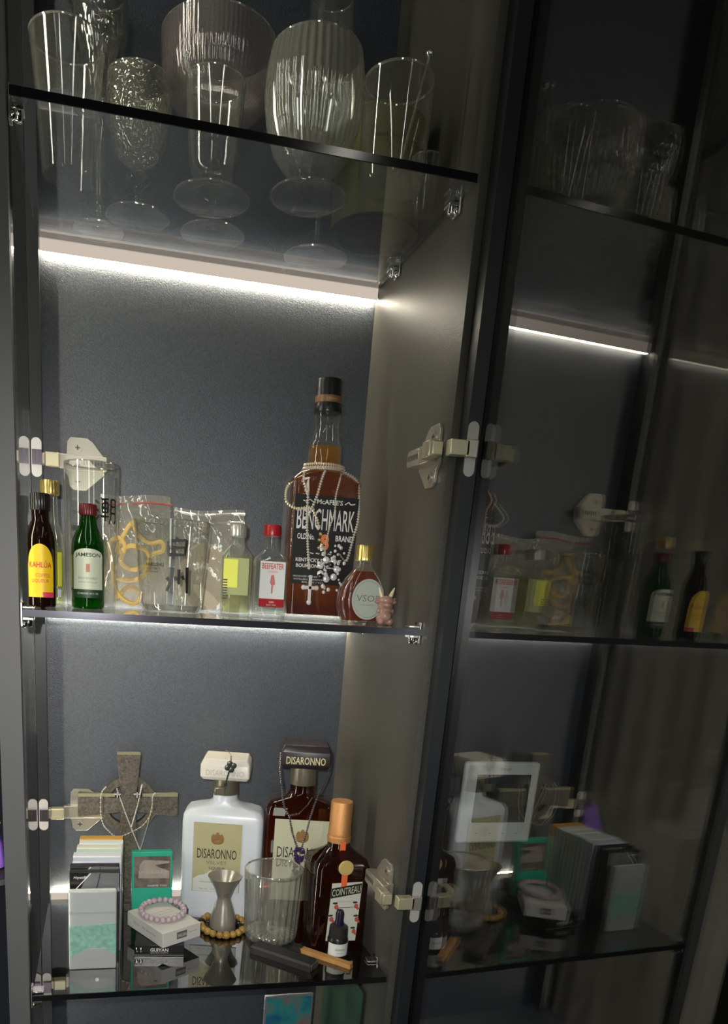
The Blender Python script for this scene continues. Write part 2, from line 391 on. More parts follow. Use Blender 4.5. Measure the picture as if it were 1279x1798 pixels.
# added upright tube light, out of view beyond the left glass, brightens the curtain
fl_ = thing('added_tube_light', 'added upright tube light out of view left of the cabinet, brightening the curtain', 'lamp', (-0.22, 0.015, FLOOR))
obj('base', MB().lathe([(0.0002, 0), (0.10, 0), (0.10, 0.012), (0.0002, 0.016)], 40), BLACKM, fl_)
obj('pole', MB().lathe([(0.0002, 0.012), (0.012, 0.012), (0.012, 0.12), (0.0002, 0.12)], 20), BLACKM, fl_)
obj('glow_tube', MB().lathe([(0.0002, 0.12), (0.013, 0.12), (0.013, 2.25), (0.0002, 2.25)], 20), TLAMP, fl_)

# ------------------------------------------------------------------ cabinet
cab = thing('display_cabinet', 'tall dark laminate display cabinet with its glass door standing open', 'cabinet', (W / 2, D / 2, ZB))
cab_o = Vector((W / 2, D / 2, ZB))
def cpart(name, mb, mat, parent=None, **k):
    if parent is None: mb.shift(-cab_o); return obj(name, mb, mat, cab, **k)
    mb.shift(-cab_o); return obj(name, mb, mat, parent, **k)
cpart('back_panel', MB().box(0.0045, W + 0.02, D, D + 0.018, ZB, ZT), LAM)
cpart('side_panel', MB().box(W, W + 0.0225, 0.0, D, ZB, ZT), LAMW)
cpart('front_post', MB().box(-0.0255, 0.0, -0.001, 0.016, ZB, ZT), POST)
cpart('corner_post', MB().box(-0.045, 0.0030, D + 0.0005, D + 0.018, ZB, ZT), BLK)
cpart('top_panel', MB().box(-0.0255, W + 0.02, 0.001, D, ZT, ZT + 0.018), LAM)
cpart('bottom_panel', MB().box(-0.0255, W + 0.02, 0.001, D, ZB - 0.018, ZB), LAM)
# closed glass leaf on the left side, hinged at the back
XG = -0.0098
sd = cpart('side_door', MB().box(XG - 0.004, XG, 0.018, D - 0.004, ZB + 0.002, ZT - 0.002), SIDEP); sd['label'] = 'tinted glass pane with slim black frame'
cpart('frame_stile', MB().box(XG + 0.0007, 0.0063, 0.297, 0.3165, ZB + 0.002, ZT - 0.002), ALU, sd)

# hinges: u = direction of arm along the wall, v = out of the wall, w = up
def hinge(base, u, v, sx=1.0, cupdir=None):
    u, v = Vector(u), Vector(v); wv = Vector((0, 0, 1))
    M = Matrix(((u.x, v.x, 0, base[0]), (u.y, v.y, 0, base[1]), (u.z, v.z, 1, base[2]), (0, 0, 0, 1)))
    flip = M.to_3x3().determinant() < 0
    def P(name, mb, mat, parent, **k):
        mb.v = [tuple(M @ Vector(p)) for p in mb.v]
        if flip: mb.f = [f[::-1] for f in mb.f]
        return cpart(name, mb, mat, parent, **k)
    # arm (box section, stepped), local: x=u, y=v, z=w
    arm = MB().box(0.030, 0.098, 0.009, 0.020, -0.0105, 0.0105).box(0.062, 0.099, 0.018, 0.0205, -0.009, 0.009)
    a = P('hinge', arm, STEEL, None, bev=0.0012)
    # mounting wings as polygons in (u,w)
    up = [(0.040, 0.009), (0.041, 0.030), (0.046, 0.036), (0.070, 0.036), (0.078, 0.031), (0.096, 0.010)]
    dn = [(0.034, -0.009), (0.042, -0.018), (0.044, -0.032), (0.050, -0.037), (0.068, -0.037), (0.095, -0.013), (0.095, -0.009)]
    pl = MB()
    for poly in (up, dn):
        n = len(poly); vs = [(x, 0.0003, z) for x, z in poly] + [(x, 0.0045, z) for x, z in poly]
        pl.add(vs, [tuple(range(n)), tuple(range(2 * n - 1, n - 1, -1))] + [(i, i + n, (i + 1) % n + n, (i + 1) % n) for i in range(n)])
    pl.box(0.036, 0.096, 0.0003, 0.009, -0.010, 0.010)
    P('mounting_plate', pl, STEEL, a, bev=0.0006)
    for z in (0.022, -0.025):
        sc = MB()
        for r0, y0, y1 in ((0.0066, 0.0045, 0.0062),):
            n = 18; vs = [(0.056 + r0 * math.cos(2 * PI * i / n), yy, z + r0 * math.sin(2 * PI * i / n)) for yy in (y0, y1) for i in range(n)]
            sc.add(vs, [tuple(range(n)), tuple(range(2 * n - 1, n - 1, -1))] + [(i, i + n, (i + 1) % n + n, (i + 1) % n) for i in range(n)])
        P('screw', sc, STEEL, a)
        for an in (0.4, 0.4 + PI / 2):
            pass
        cr = MB().box(0.0525, 0.0595, 0.0062, 0.0066, z - 0.0009, z + 0.0009).box(0.0551, 0.0569, 0.0062, 0.0066, z - 0.0035, z + 0.0035)
        P('screw', cr, STEELD, a, smooth=False)
    # stamped dashes on the arm
    st = MB()
    for i in range(8): st.box(0.064 + i * 0.0042, 0.0668 + i * 0.0042, 0.0205, 0.0207, -0.0035 + (i % 2) * 0.001, 0.0035)
    P('stamped_marks', st, STEELD, a, smooth=False)
    # knuckle link toward the cup
    P('link', MB().box(0.010, 0.031, 0.016, 0.030, -0.0095, 0.0095).box(0.004, 0.012, 0.014, 0.028, -0.008, 0.008), pm('hinge_link', (0.62, 0.58, 0.40), 0.35, metal=0.5), a, bev=0.0015)
    return a, P
def pill_mb(cx, y, cz, hw=0.0072, hh=0.0265, t=0.0016, my=-1):
    pts = []
    for i in range(13): a = PI * i / 12; pts.append((cx + hw * math.cos(a), cz + hh - hw + hw * math.sin(a)))
    for i in range(13): a = PI + PI * i / 12; pts.append((cx + hw * math.cos(a), cz - hh + hw + hw * math.sin(a)))
    return MB().prism(pts, y - t, y)
for z in (0.2075, -0.3325):
    a, P = hinge((-0.0005, D, z), (1, 0, 0), (0, -1, 0))
    cpart('cup_plate', pill_mb(-0.0014, 0.2968, z), PILL, a)
    cpart('cup', MB().box(-0.0075, 0.0060, 0.2905, 0.2952, z - 0.010, z + 0.010).box(-0.005, -0.003, 0.289, 0.2905, z - 0.009, z + 0.009).box(0.0005, 0.0025, 0.289, 0.2905, z - 0.009, z + 0.009), pm('dark_nickel', (0.25, 0.22, 0.26), 0.25, metal=0.9), a)
for z in (0.214, -0.362):
    a, P = hinge((W, -0.018, z), (0, 1, 0), (-1, 0, 0))
    cpart('cup_plate', pill_mb(0.5165, -0.0228, z, hh=0.030, hw=0.0068), PILL, a)
    cpart('cup', MB().box(0.508, 0.5225, -0.030, -0.0246, z - 0.010, z + 0.010), STEEL, a, bev=0.001)
    cpart('cup', MB().box(0.488, 0.512, -0.030, -0.016, z - 0.0085, z + 0.0085), bpy.data.materials['hinge_link'], a, bev=0.001)

# open door: local x runs from the hinge side to the free edge
dphi = math.radians(-87)
GP = Vector((0.5269, -0.010, 0))
DM = Matrix.Translation(GP) @ Matrix.Rotation(dphi, 4, 'Z')       # local +y points to +X world side (outside)
def dpart(name, mb, mat, parent=None, **k):
    mb.v = [tuple(DM @ Vector(p)) for p in mb.v]; return cpart(name, mb, mat, parent, **k)
DW = 0.53
door = dpart('door', MB().box(0.000, DW, 0.0, 0.004, ZB, ZT), PANE); door['label'] = 'tinted reflective glass door pane'
dpart('frame_stile', MB().box(-0.006, 0.0125, -0.0185, -0.0005, ZB, ZT), ALU, door)
dpart('frame_stile', MB().box(DW - 0.018, DW, -0.0185, -0.0005, ZB, ZT), ALU, door)
dpart('frame_rail', MB().box(0.0125, DW - 0.018, -0.0185, -0.0005, ZT - 0.018, ZT), ALU, door)
dpart('frame_rail', MB().box(0.0125, DW - 0.018, -0.0185, -0.0005, ZB, ZB + 0.018), ALU, door)
dpart('edge_seal', MB().box(-0.008, -0.0003, 0.0, 0.006, ZB, ZT), BLK, door)

# shelf brackets (chrome clamps holding the glass shelves)
def clip(x, y, z, s):
    mb = MB().box(0, s * 0.003, -0.009, 0.009, -0.016, 0.012)
    mb.box(0, s * 0.017, -0.008, 0.008, 0.0046, 0.0075).box(0, s * 0.015, -0.008, 0.008, -0.0085, -0.0046)
    mb.lathe([(0, -0.017), (0.004, -0.016), (0.005, -0.012), (0.005, -0.0085)], 14, c=(s * 0.009, 0, 0))
    mb.ball((s * 0.004, -0.004, -0.013), 0.0045, 10, 6)
    if s < 0: mb.f = [f[::-1] for f in mb.f]
    mb.shift((x, y, z)); cpart('shelf_bracket', mb, CHROME, bev=0.0008)
for zz in (Z1, Z0, Z3):
    clip(0.0005, 0.012 if zz != Z1 else 0.02, zz, 1)
    clip(W - 0.0005, 0.05 if zz != Z0 else 0.03, zz, -1); clip(W - 0.0005, 0.235, zz, -1)

# light bars along the back panel
def light_bar(z, label):
    t = thing('light_bar', label, 'light', (W / 2, D, z))
    obj('diffuser', MB().box(-W / 2 + 0.0065, W / 2 - 0.001, -0.012, -0.0102, -0.0078, 0.0078), LEDF, t)
    obj('glow_slot', MB().box(-W / 2 + 0.0075, W / 2 - 0.002, -0.0102, -0.002, -0.0074, -0.0055), LEDG, t)
    obj('glow_slot', MB().box(-W / 2 + 0.0075, W / 2 - 0.002, -0.0102, -0.002, 0.0055, 0.0074), LEDU if z > .2 else LEDG, t)
    obj('housing', MB().box(-W / 2 + 0.0065, W / 2 - 0.001, -0.0102, -0.0003, -0.005, 0.005), LAMPM, t)
LEDU = emit('light_bar_soft_glow', (1.0, 0.9, 0.78), 1.2)
light_bar(Z1 - 0.0090, 'slim warm white light bar under the back of the top shelf')
light_bar(Z0 - 0.0080, 'slim warm white light bar behind the middle glass shelf')
light_bar(Z3 + 0.0065, 'slim warm white light bar behind the lower shelf, partly hidden by packs')

# glass shelves
def shelf(z, label):
    t = thing('glass_shelf', label, 'shelf', (W / 2, 0, z - T))
    obj('glass_plate', MB().box(-W / 2 + 0.0035, W / 2 - 0.0035, 0.0012, D - 0.0165, 0, 2 * T), SHELFB if z < -.2 else SHELF, t)
    obj('front_edge', MB().box(-W / 2 + 0.0035, W / 2 - 0.0035, -0.0005, 0.0012, 0, 2 * T), BLK if z else EDGE, t)
EDGE = pm('polished_grey_edge', (0.06, 0.06, 0.075), 0.16, metal=0.6)
SHELFB = glass('dark_smoked_glass', (0.32, 0.32, 0.33), 0.09, pw=2.6)
shelf(Z1, 'topmost dark glass shelf holding the stemware')
shelf(Z0, 'middle glass shelf holding the miniature bottles and the tall bourbon bottle')
shelf(Z3, 'lower glossy dark glass shelf holding the cross, packs and square bottles')

# thermostat on the wall right of the cabinet
th = thing('wall_thermostat', 'white square wall panel with a dark screen seen through the glass door', 'thermostat', (0.628, 0.0, -0.282))
DT = lambda x0, x1, y0, y1, z0, z1: MB().box(x0, x1, y0, y1, z0, z1)
obj('case', DT(-0.056, 0.056, -0.011, -0.0005, 0.0, 0.116), DEVW, th, bev=0.004)
obj('screen', DT(-0.038, 0.042, -0.0125, -0.0109, 0.031, 0.099), DEVS, th)
text('Simon', 0.015, 0.0045, GREYI, th, 0.003, -0.0113, 0.107)
for k in range(4): obj('button', DT(-0.030 + k * 0.02, -0.026 + k * 0.02, -0.0115, -0.0109, 0.014, 0.0155), pm('button_grey', (0.5, 0.55, 0.56), 0.5) if k == 0 else bpy.data.materials['button_grey'], th)

# curtain beyond the left side glass
cu = MB(); n = 150; vs = []
for i in range(n + 1):
    y = 0.38 + 0.78 * i / n; x = -0.50 + 0.0015 * math.sin(i * 0.40) + 0.004 * math.sin(i * 0.12)
    vs += [(x, y, FLOOR + 0.02), (x, y, CEILZ - 0.03), (x - 0.003, y, FLOOR + 0.02), (x - 0.003, y, CEILZ - 0.03)]
fs = []
for i in range(n): o = 4 * i; fs += [(o, o + 4, o + 5, o + 1), (o + 2, o + 3, o + 7, o + 6)]
cu.add(vs, fs)
tag(obj('curtain', cu, CURT), 'pale grey hanging curtain beyond the cabinet, seen in the glass', 'curtain')

# ================================================================== TOP SHELF
ZS = Z1 + T + 0.0002
def vessel(prof_out, th=0.0018, base=0.004):
    """closed glass wall from an outer profile (bottom to rim)"""
    inn = [(max(r - th, 0.0003), z) for r, z in prof_out[::-1] if z > base + 0.0005]
    return [(0.0002, prof_out[0][1])] + prof_out + inn + [(0.0002, inn[-1][1] if inn else base)]
def wine(name, label, X, Y, bowl, stem, foot, mat, cat='glass', rib=0, amp=0, rr=None, group=None, n=64, sharp=False, th=0.0018, rz=0):
    """bowl: outer profile above the stem; stem: [(r,z)] ; foot: (radius, rise)"""
    t = thing(name, label, cat, (X, Y, ZS), rz, group)
    fr, rise = foot
    obj('foot', MB().lathe([(0.0002, 0.0), (fr * 0.96, 0.0), (fr, 0.0008), (fr, 0.0020), (fr * 0.8, 0.0030), (fr * 0.35, rise * 0.6), (stem[0][0], rise), (0.0002, rise)], 56), CLEAR, t)
    obj('foot_rim', MB().tube([(fr * math.cos(2 * PI * i / 56), fr * math.sin(2 * PI * i / 56), 0.0016) for i in range(56)], 0.0012, 8, closed=True), RIMG, t)
    obj('stem', MB().lathe([(0.0002, rise)] + stem + [(0.0002, stem[-1][1])], 28), CLEAR, t)
    b = bowl; inn = [(max(r - th, 0.0004), z + (th if i == 0 else 0)) for i, (r, z) in enumerate(b)][::-1]
    obj('bowl', MB().lathe([(0.0002, b[0][1])] + b + inn + [(0.0002, b[0][1] + th * 1.5)], n, rib=rib, amp=amp, rr=rr, sharp=sharp), mat, t, ang=1.2)
    obj('rim', MB().tube([((b[-1][0] - th / 2) * math.cos(2 * PI * i / 64), (b[-1][0] - th / 2) * math.sin(2 * PI * i / 64), b[-1][1]) for i in range(64)], 0.0011, 8, closed=True), RIMG, t)
    return t
RIMG = glass('polished_rim_glass', (0.85, 0.86, 0.82), 0.28, haze=0.22, hcol=(0.85, 0.82, 0.72), pw=2.0)

# a: tall conical highball
t = thing('highball_glass', 'tall plain conical tumbler, leftmost glass on the top shelf', 'glass', (0.052, 0.160, ZS))
obj('body', MB().lathe(vessel([(0.028, 0), (0.030, 0.0015), (0.036, 0.07), (0.0425, 0.134)], 0.0016, 0.006), 64), CLEAR, t)
obj('rim', MB().tube([(0.0417 * math.cos(2 * PI * i / 64), 0.0417 * math.sin(2 * PI * i / 64), 0.134) for i in range(64)], 0.0011, 8, closed=True), RIMG, t)
# b: hammered goblet
wine('wine_goblet', 'stemmed goblet with a hammered dimpled bowl, in front of the fluted coupe', 0.136, 0.232, [(0.010, 0.056), (0.024, 0.062), (0.036, 0.080), (0.0415, 0.105), (0.041, 0.128), (0.039, 0.149)],
     [(0.006, 0.012), (0.005, 0.030), (0.009, 0.034), (0.016, 0.040), (0.0165, 0.044), (0.009, 0.051), (0.0055, 0.056), (0.010, 0.0562)], (0.040, 0.010), HAMM)
# c: cut crystal goblet at the back
wine('crystal_goblet', 'cut crystal goblet with flared faceted bowl, half out of the picture at the top', 0.086, 0.287, [(0.010, 0.140), (0.018, 0.150), (0.024, 0.185), (0.034, 0.215), (0.036, 0.245), (0.0345, 0.262)],
     [(0.006, 0.012), (0.0045, 0.05), (0.006, 0.10), (0.012, 0.128), (0.010, 0.1402)], (0.033, 0.010), CUTG, rib=12, amp=0.05, sharp=True)
# d: wide fluted coupe
wine('coupe_glass', 'wide fluted coupe glass, the broadest bowl on the top shelf', 0.236, 0.246, [(0.010, 0.140), (0.030, 0.143), (0.055, 0.152), (0.070, 0.166), (0.0745, 0.184), (0.0755, 0.205), (0.0765, 0.229)],
     [(0.005, 0.010), (0.0075, 0.022), (0.0045, 0.030), (0.004, 0.09), (0.006, 0.132), (0.010, 0.1402)], (0.044, 0.008), PINKG, rib=80, amp=0.006, rr=(0.14, 0.205), n=320).scale = (0.96, 0.96, 0.925)
# e: short stemmed clear glass in front of the coupe
wine('stemmed_glass', 'short stemmed clear glass with straight bowl in front of the coupe', 0.222, 0.154, [(0.012, 0.019), (0.024, 0.022), (0.0285, 0.032), (0.031, 0.060), (0.0345, 0.095), (0.036, 0.118)],
     [(0.012, 0.008), (0.008, 0.012), (0.012, 0.0192)], (0.046, 0.008), CLEAR, rib=10, amp=0.006, rr=(0.02, 0.05))
# f: ribbed footed tumbler
wine('ribbed_glass', 'large ribbed rounded glass on a short foot, centre of the top shelf', 0.333, 0.113, [(0.022, 0.022), (0.034, 0.030), (0.046, 0.046), (0.054, 0.070), (0.0575, 0.098), (0.056, 0.122), (0.052, 0.142)],
     [(0.026, 0.012), (0.020, 0.017), (0.022, 0.0222)], (0.045, 0.012), RIBG, rib=40, amp=0.014, rr=(0.028, 0.20), n=240)
# g: tall wine glass at the back
wine('wine_glass', 'tall thin-stemmed wine glass behind the ribbed glass, foot lit by the light bar', 0.386, 0.268, [(0.006, 0.135), (0.022, 0.150), (0.033, 0.180), (0.035, 0.215), (0.032, 0.250), (0.029, 0.30)],
     [(0.0065, 0.010), (0.0045, 0.022), (0.0036, 0.06), (0.0036, 0.12), (0.006, 0.1352)], (0.044, 0.009), CLEAR)
# h: olive tin
t = thing('round_tin', 'olive round tin with dark rim at the right back of the top shelf', 'tin', (0.440, 0.180, ZS))
obj('body', MB().lathe([(0.0555, 0.006), (0.0565, 0.012), (0.0555, 0.085), (0.0585, 0.087), (0.0585, 0.118), (0.056, 0.121), (0.0002, 0.121)], 64), OLIVE, t)
obj('base', MB().lathe([(0.0002, 0.006), (0.048, 0.006), (0.050, 0.0005), (0.0565, 0.0), (0.0575, 0.004), (0.0555, 0.0062)], 64), DOLIVE, t)
# i: mixing glass, j: stirrer, k: small bowl
t = thing('mixing_glass', 'straight thick-walled mixing glass holding a stirring rod', 'glass', (0.417, 0.060, ZS))
obj('body', MB().lathe(vessel([(0.034, 0), (0.0365, 0.002), (0.038, 0.01), (0.0395, 0.101)], 0.0024, 0.010), 72), CLEAR, t)
obj('rim', MB().tube([(0.0383 * math.cos(2 * PI * i / 64), 0.0383 * math.sin(2 * PI * i / 64), 0.1012) for i in range(64)], 0.0013, 8, closed=True), RIMG, t)
t = thing('stirring_rod', 'thin glass stirring rod with ball end leaning in the mixing glass', 'stirrer', (0.424, 0.060, ZS + 0.012))
obj('rod', MB().tube([(0, 0, 0.002), (0.0245, -0.002, 0.116)], 0.0016, 8), RIMG, t)
obj('ball_end', MB().ball((0.0248, -0.002, 0.120), 0.0046, 14, 10), CHROME, t)
t = thing('shot_glass', 'small clear flared glass beside the mixing glass', 'glass', (0.476, 0.105, ZS))
obj('body', MB().lathe(vessel([(0.012, 0), (0.013, 0.002), (0.015, 0.03), (0.0195, 0.058)], 0.0014, 0.006), 40), CLEAR, t)
obj('rim', MB().tube([(0.0188 * math.cos(2 * PI * i / 40), 0.0188 * math.sin(2 * PI * i / 40), 0.058) for i in range(40)], 0.0007, 6, closed=True), RIMG, t)

# ================================================================== MIDDLE SHELF
ZM = Z0 + T + 0.0002
def round_bottle(name, label, X, Y, prof, capprof, gmat, cmat, liq=None, lm=None, rz=0, cat='bottle', caprib=0, sq=None):
    t = thing(name, label, cat, (X, Y, ZM if Y >= 0 else ZM), rz)
    obj('body', MB().lathe([(0.0002, 0.0)] + prof + [(0.0002, prof[-1][1])], 48), gmat, t)
    if liq: obj('liquid', MB().lathe([(0.0002, 0.003)] + [(max(r - 0.0022, 0.0004), z + 0.002) for r, z in prof if z < liq] + [(0.0002, liq)], 40), lm, t)
    c = obj('cap', MB().lathe([(0.0002, capprof[0][1])] + capprof + [(0.0002, capprof[-1][1])], 60, rib=caprib, amp=0.02 if caprib else 0), cmat, t)
    return t
# dark brown coffee liqueur miniature
t = round_bottle('miniature_bottle', 'brown miniature bottle with black cap and arched yellow label, leftmost on the middle shelf', 0.0165, 0.112,
    [(0.0160, 0), (0.0178, 0.002), (0.0180, 0.076), (0.0174, 0.086), (0.0130, 0.100), (0.0108, 0.104), (0.0108, 0.116)],
    [(0.0112, 0.116), (0.0118, 0.117), (0.0120, 0.134), (0.0112, 0.136)], BROWNG, BLACKP, caprib=30)
l = obj('label', MB().arc(0.0184, 0.012, 0.068, -0.95, 0.95, 24, top=lambda u: 0.050 + 0.026 * math.sqrt(max(0, 1 - (2 * u - 1) ** 2))), YEL, t)
text('KAHLÚA', 0.029, 0.0085, REDI, l, 0, 0, 0.052, R=0.0187, bold=0.02)
text('COFFEE', 0.018, 0.0045, REDI, l, 0.003, 0, 0.0385, R=0.0187)
text('LIQUEUR', 0.022, 0.005, REDI, l, 0, 0, 0.0315, R=0.0187)
obj('red_tab', MB().arc(0.0187, 0.012, 0.0185, 0.15, 0.95, 8), PINKI, l)
# clear miniature with gold cap behind
t = round_bottle('miniature_bottle', 'clear long-necked miniature with ribbed gold cap behind the brown one', 0.0235, 0.183,
    [(0.0175, 0), (0.0190, 0.002), (0.0190, 0.072), (0.0170, 0.090), (0.0110, 0.108), (0.0095, 0.142)],
    [(0.0118, 0.142), (0.0125, 0.144), (0.0125, 0.158), (0.0115, 0.160)], MINIG, GOLD, 0.085, YWATER, caprib=24)
obj('label', MB().arc(0.0194, 0.026, 0.070, -0.9, 0.9, 20), YELG, t)
obj('barcode', MB().arc(0.0196, 0.012, 0.022, 0.2, 0.8, 8), WPAPER, t)
# green whiskey miniature
t = round_bottle('miniature_bottle', 'green miniature whiskey bottle with dark red cap and cream label', 0.0740, 0.132,
    [(0.0190, 0), (0.0212, 0.003), (0.0214, 0.076), (0.0200, 0.086), (0.0120, 0.104), (0.0095, 0.116)],
    [(0.0108, 0.116), (0.0112, 0.117), (0.0112, 0.128), (0.0100, 0.130)], GREENG, DRED, caprib=30)
l = obj('label', MB().arc(0.0218, 0.014, 0.07, -0.98, 0.98, 24, top=lambda u: 0.066 + 0.009 * math.sqrt(max(0, 1 - (2 * u - 1) ** 2))), CREAM, t)
text('JAMESON', 0.034, 0.0062, DGREEN, l, 0, 0, 0.0665, R=0.0222, bold=0.02)
obj('crest', MB().arc(0.0221, 0.046, 0.056, -0.11, 0.11, 4), pm('crest_red', (0.45, 0.16, 0.10), 0.5), l)
text('IRISH WHISKEY', 0.026, 0.0028, GREYI, l, 0, 0, 0.0385, R=0.0222)
text('TRIPLE DISTILLED', 0.026, 0.0018, GREYI, l, 0, 0, 0.0335, R=0.0222)
obj('green_band', MB().arc(0.0221, 0.014, 0.0245, -0.98, 0.98, 20), DGREEN, l)
text('ESTABLISHED SINCE 1780', 0.028, 0.0022, CREAM, l, 0, 0, 0.0195, R=0.0224)
# tall highball printed with brush characters
t = thing('highball_glass', 'tall clear printed highball behind the green miniature and the hinge', 'glass', (0.0770, 0.222, ZM))
obj('body', MB().lathe(vessel([(0.033, 0), (0.0345, 0.002), (0.0375, 0.19)], 0.0018, 0.008), 64), CLEAR, t)
obj('rim', MB().tube([(0.0367 * math.cos(2 * PI * i / 64), 0.0367 * math.sin(2 * PI * i / 64), 0.190) for i in range(64)], 0.001, 8, closed=True), RIMG, t)
strokes([[(0, .9), (.12, .8)], [(.02, .55), (.14, .48)], [(0, .1), (.15, .3)], [(.25, .95), (.6, 1)], [(.3, .8), (.3, .45), (.55, .45), (.58, .85), (.3, .8)], [(.3, .62), (.56, .62)], [(.42, 1), (.42, .1)], [(.22, .28), (.62, .3)],
         [(.75, 1), (.72, .3), (.62, 0)], [(.75, 1), (1.02, 1), (1.0, .05), (.9, .1)], [(.75, .72), (1, .72)], [(.74, .45), (1, .45)]], 0.045, INK, t, 0.006, 0, 0.112, 0.032, R=0.0376)
text('THE', 0.010, 0.004, INK, t, -0.022, 0, 0.124, R=0.0376)
text('HIBIKI', 0.018, 0.007, INK, t, -0.020, 0, 0.104, R=0.0374, bold=0.02)
text('WHISKY', 0.012, 0.003, INK, t, -0.018, 0, 0.097, R=0.0374)

# resealable bags
def bag(name, label, X, Y, w_, h, depth, seed, lipmat, rz=0, tilt=0.0, zipz=0.86):
    rnd = random.Random(seed); t = thing(name, label, 'bag', (X, Y, ZM), rz)
    nx, nz = 22, 26; mb = MB(); ph = [rnd.uniform(0, 6) for _ in range(8)]
    for side in (-1, 1):
        vs = []
        for j in range(nz + 1):
            v = j / nz
            for i in range(nx + 1):
                u = i / nx; e = math.sin(PI * u) ** 0.6 * (math.sin(PI * min(1, v / 0.8)) ** 0.5 if v < 0.8 else 0)
                wob = 0.0022 * math.sin(9 * u + ph[0] + 4 * v) + 0.002 * math.sin(13 * v + ph[1] + 5 * u) + 0.0012 * math.sin(25 * u * v + ph[2])
                vs.append(((u - 0.5) * w_ * (0.94 + 0.06 * v) + 0.002 * math.sin(8 * v + ph[3]), side * (depth * e + 0.0003) + wob + tilt * v, max(0.0004, v * h + 0.003 * v * math.sin(5 * u + ph[4]))))
        fs = [(j * (nx + 1) + i, j * (nx + 1) + i + 1, (j + 1) * (nx + 1) + i + 1, (j + 1) * (nx + 1) + i) for j in range(nz) for i in range(nx)]
        if side > 0: fs = [f[::-1] for f in fs]
        mb.add(vs, fs)
    obj('film', mb, FILM, t, ang=3)
    pts = [((u / 20 - 0.5) * w_ * 0.98, tilt * zipz + 0.0022 * math.sin(9 * u / 20 + ph[0] + 4 * zipz) - 0.001, zipz * h + 0.003 * zipz * math.sin(5 * u / 20 + ph[4])) for u in range(21)]
    obj('zip_seal', MB().tube(pts, 0.0016, 6), lipmat, t)
    if lipmat is not FILMZ:
        obj('zip_seal', MB().tube([(a, b, c - 0.008) for a, b, c in pts], 0.0010, 6), FILMZ, t)
    else:
        obj('zip_seal', MB().tube([(a, b, c - 0.012) for a, b, c in pts], 0.0013, 6), FILMZ, t)
    return t
FILMZ = glass('bag_seal_strip', (0.85, 0.86, 0.83), 0.15, haze=0.35, hcol=(0.75, 0.76, 0.70), pw=2)
REDZ = pm('red_seal', (0.45, 0.10, 0.10), 0.5)
bag('resealable_bag', 'clear resealable bag with red seal holding a yellow cord, beside the green miniature', 0.143, 0.282, 0.105, 0.162, 0.008, 3, REDZ, rz=0.05, tilt=0.006, zipz=0.93)
# coiled yellow cord inside
t = thing('yellow_cord', 'loosely coiled yellow cord inside the red sealed clear bag', 'cord', (0.143, 0.282, ZM))
pts = []
for (x, z) in [(-0.030, 0.012), (-0.012, 0.030), (0.006, 0.020), (-0.004, 0.006), (-0.028, 0.020), (-0.036, 0.055), (-0.040, 0.090), (-0.028, 0.100), (-0.018, 0.088), (-0.024, 0.066), (-0.006, 0.056), (0.016, 0.066), (0.014, 0.084), (-0.010, 0.090), (-0.030, 0.080), (-0.016, 0.112), (-0.006, 0.122), (0.000, 0.108), (0.018, 0.096), (0.036, 0.098), (0.038, 0.086), (0.020, 0.078), (0.012, 0.050), (-0.012, 0.040), (-0.034, 0.044)]:
    pts.append((x, -0.004 + 0.004 * math.sin(90 * x + 70 * z), z))
obj('cord', MB().tube(spline(pts, 6), 0.0033, 8), YCORD, t)
obj('toggle', MB().ball((-0.006, -0.004, 0.122), 0.0045, 12, 8, sc=(1, 0.8, 1.2)), WAX, t)
# hakushu tumbler
t = thing('whisky_tumbler', 'clear flared tumbler printed with two black brush characters', 'glass', (0.1890, 0.205, ZM))
obj('body', MB().lathe(vessel([(0.040, 0), (0.0425, 0.002), (0.0445, 0.008), (0.0545, 0.122)], 0.0022, 0.009), 80), CLEAR, t)
obj('rim', MB().tube([(0.0534 * math.cos(2 * PI * i / 72), 0.0534 * math.sin(2 * PI * i / 72), 0.122) for i in range(72)], 0.0012, 8, closed=True), RIMG, t)
obj('base', MB().lathe([(0.0002, 0.0015), (0.038, 0.0015), (0.0415, 0.009), (0.0002, 0.010)], 64), RIMG, t)
strokes([[(.45, 1), (.35, .86)], [(.1, .84), (.08, .30), (.16, .26)], [(.1, .84), (.85, .92), (.78, .34)], [(.12, .58), (.8, .62)], [(.1, .30), (.82, .34)]], 0.07, INK, t, -0.012, 0, 0.066, 0.033, R=0.0515)
strokes([[(.28, .95), (.26, .5), (.05, .0)], [(.05, .55), (.14, .42)], [(.55, .9), (.54, .3)], [(.38, .6), (.46, .45)], [(.9, 1), (.92, -.05)], [(.68, .65), (.76, .5)]], 0.075, INK, t, -0.012, 0, 0.028, 0.033, R=0.0485)
text('THE', 0.009, 0.004, INK, t, -0.039, 0, 0.069, R=0.0512)
text('HAKUSHU', 0.028, 0.0048, INK, t, -0.029, 0, 0.0625, R=0.0506, bold=0.02)
text('SINGLE MALT', 0.022, 0.003, INK, t, -0.032, 0, 0.057, R=0.0502)
text('JAPANESE WHISKY', 0.022, 0.003, INK, t, -0.032, 0, 0.0525, R=0.05)
# second bag
bag('resealable_bag', 'clear resealable bag with plain seal behind the tumbler and yellow-label miniature', 0.252, 0.280, 0.108, 0.150, 0.006, 11, FILMZ, rz=-0.04, zipz=0.96)
t = thing('beige_card', 'beige rounded card inside the plain clear bag', 'card', (0.246, 0.280, ZM))
pg = [(0.040 * math.cos(a) * (1 if abs(math.cos(a)) < 0.9 else 0.98), 0.052 + 0.050 * math.sin(a)) for a in [2 * PI * i / 28 for i in range(28)]]
obj('card_sheet', MB().prism(pg, -0.001, 0.001), BEIGE, t)

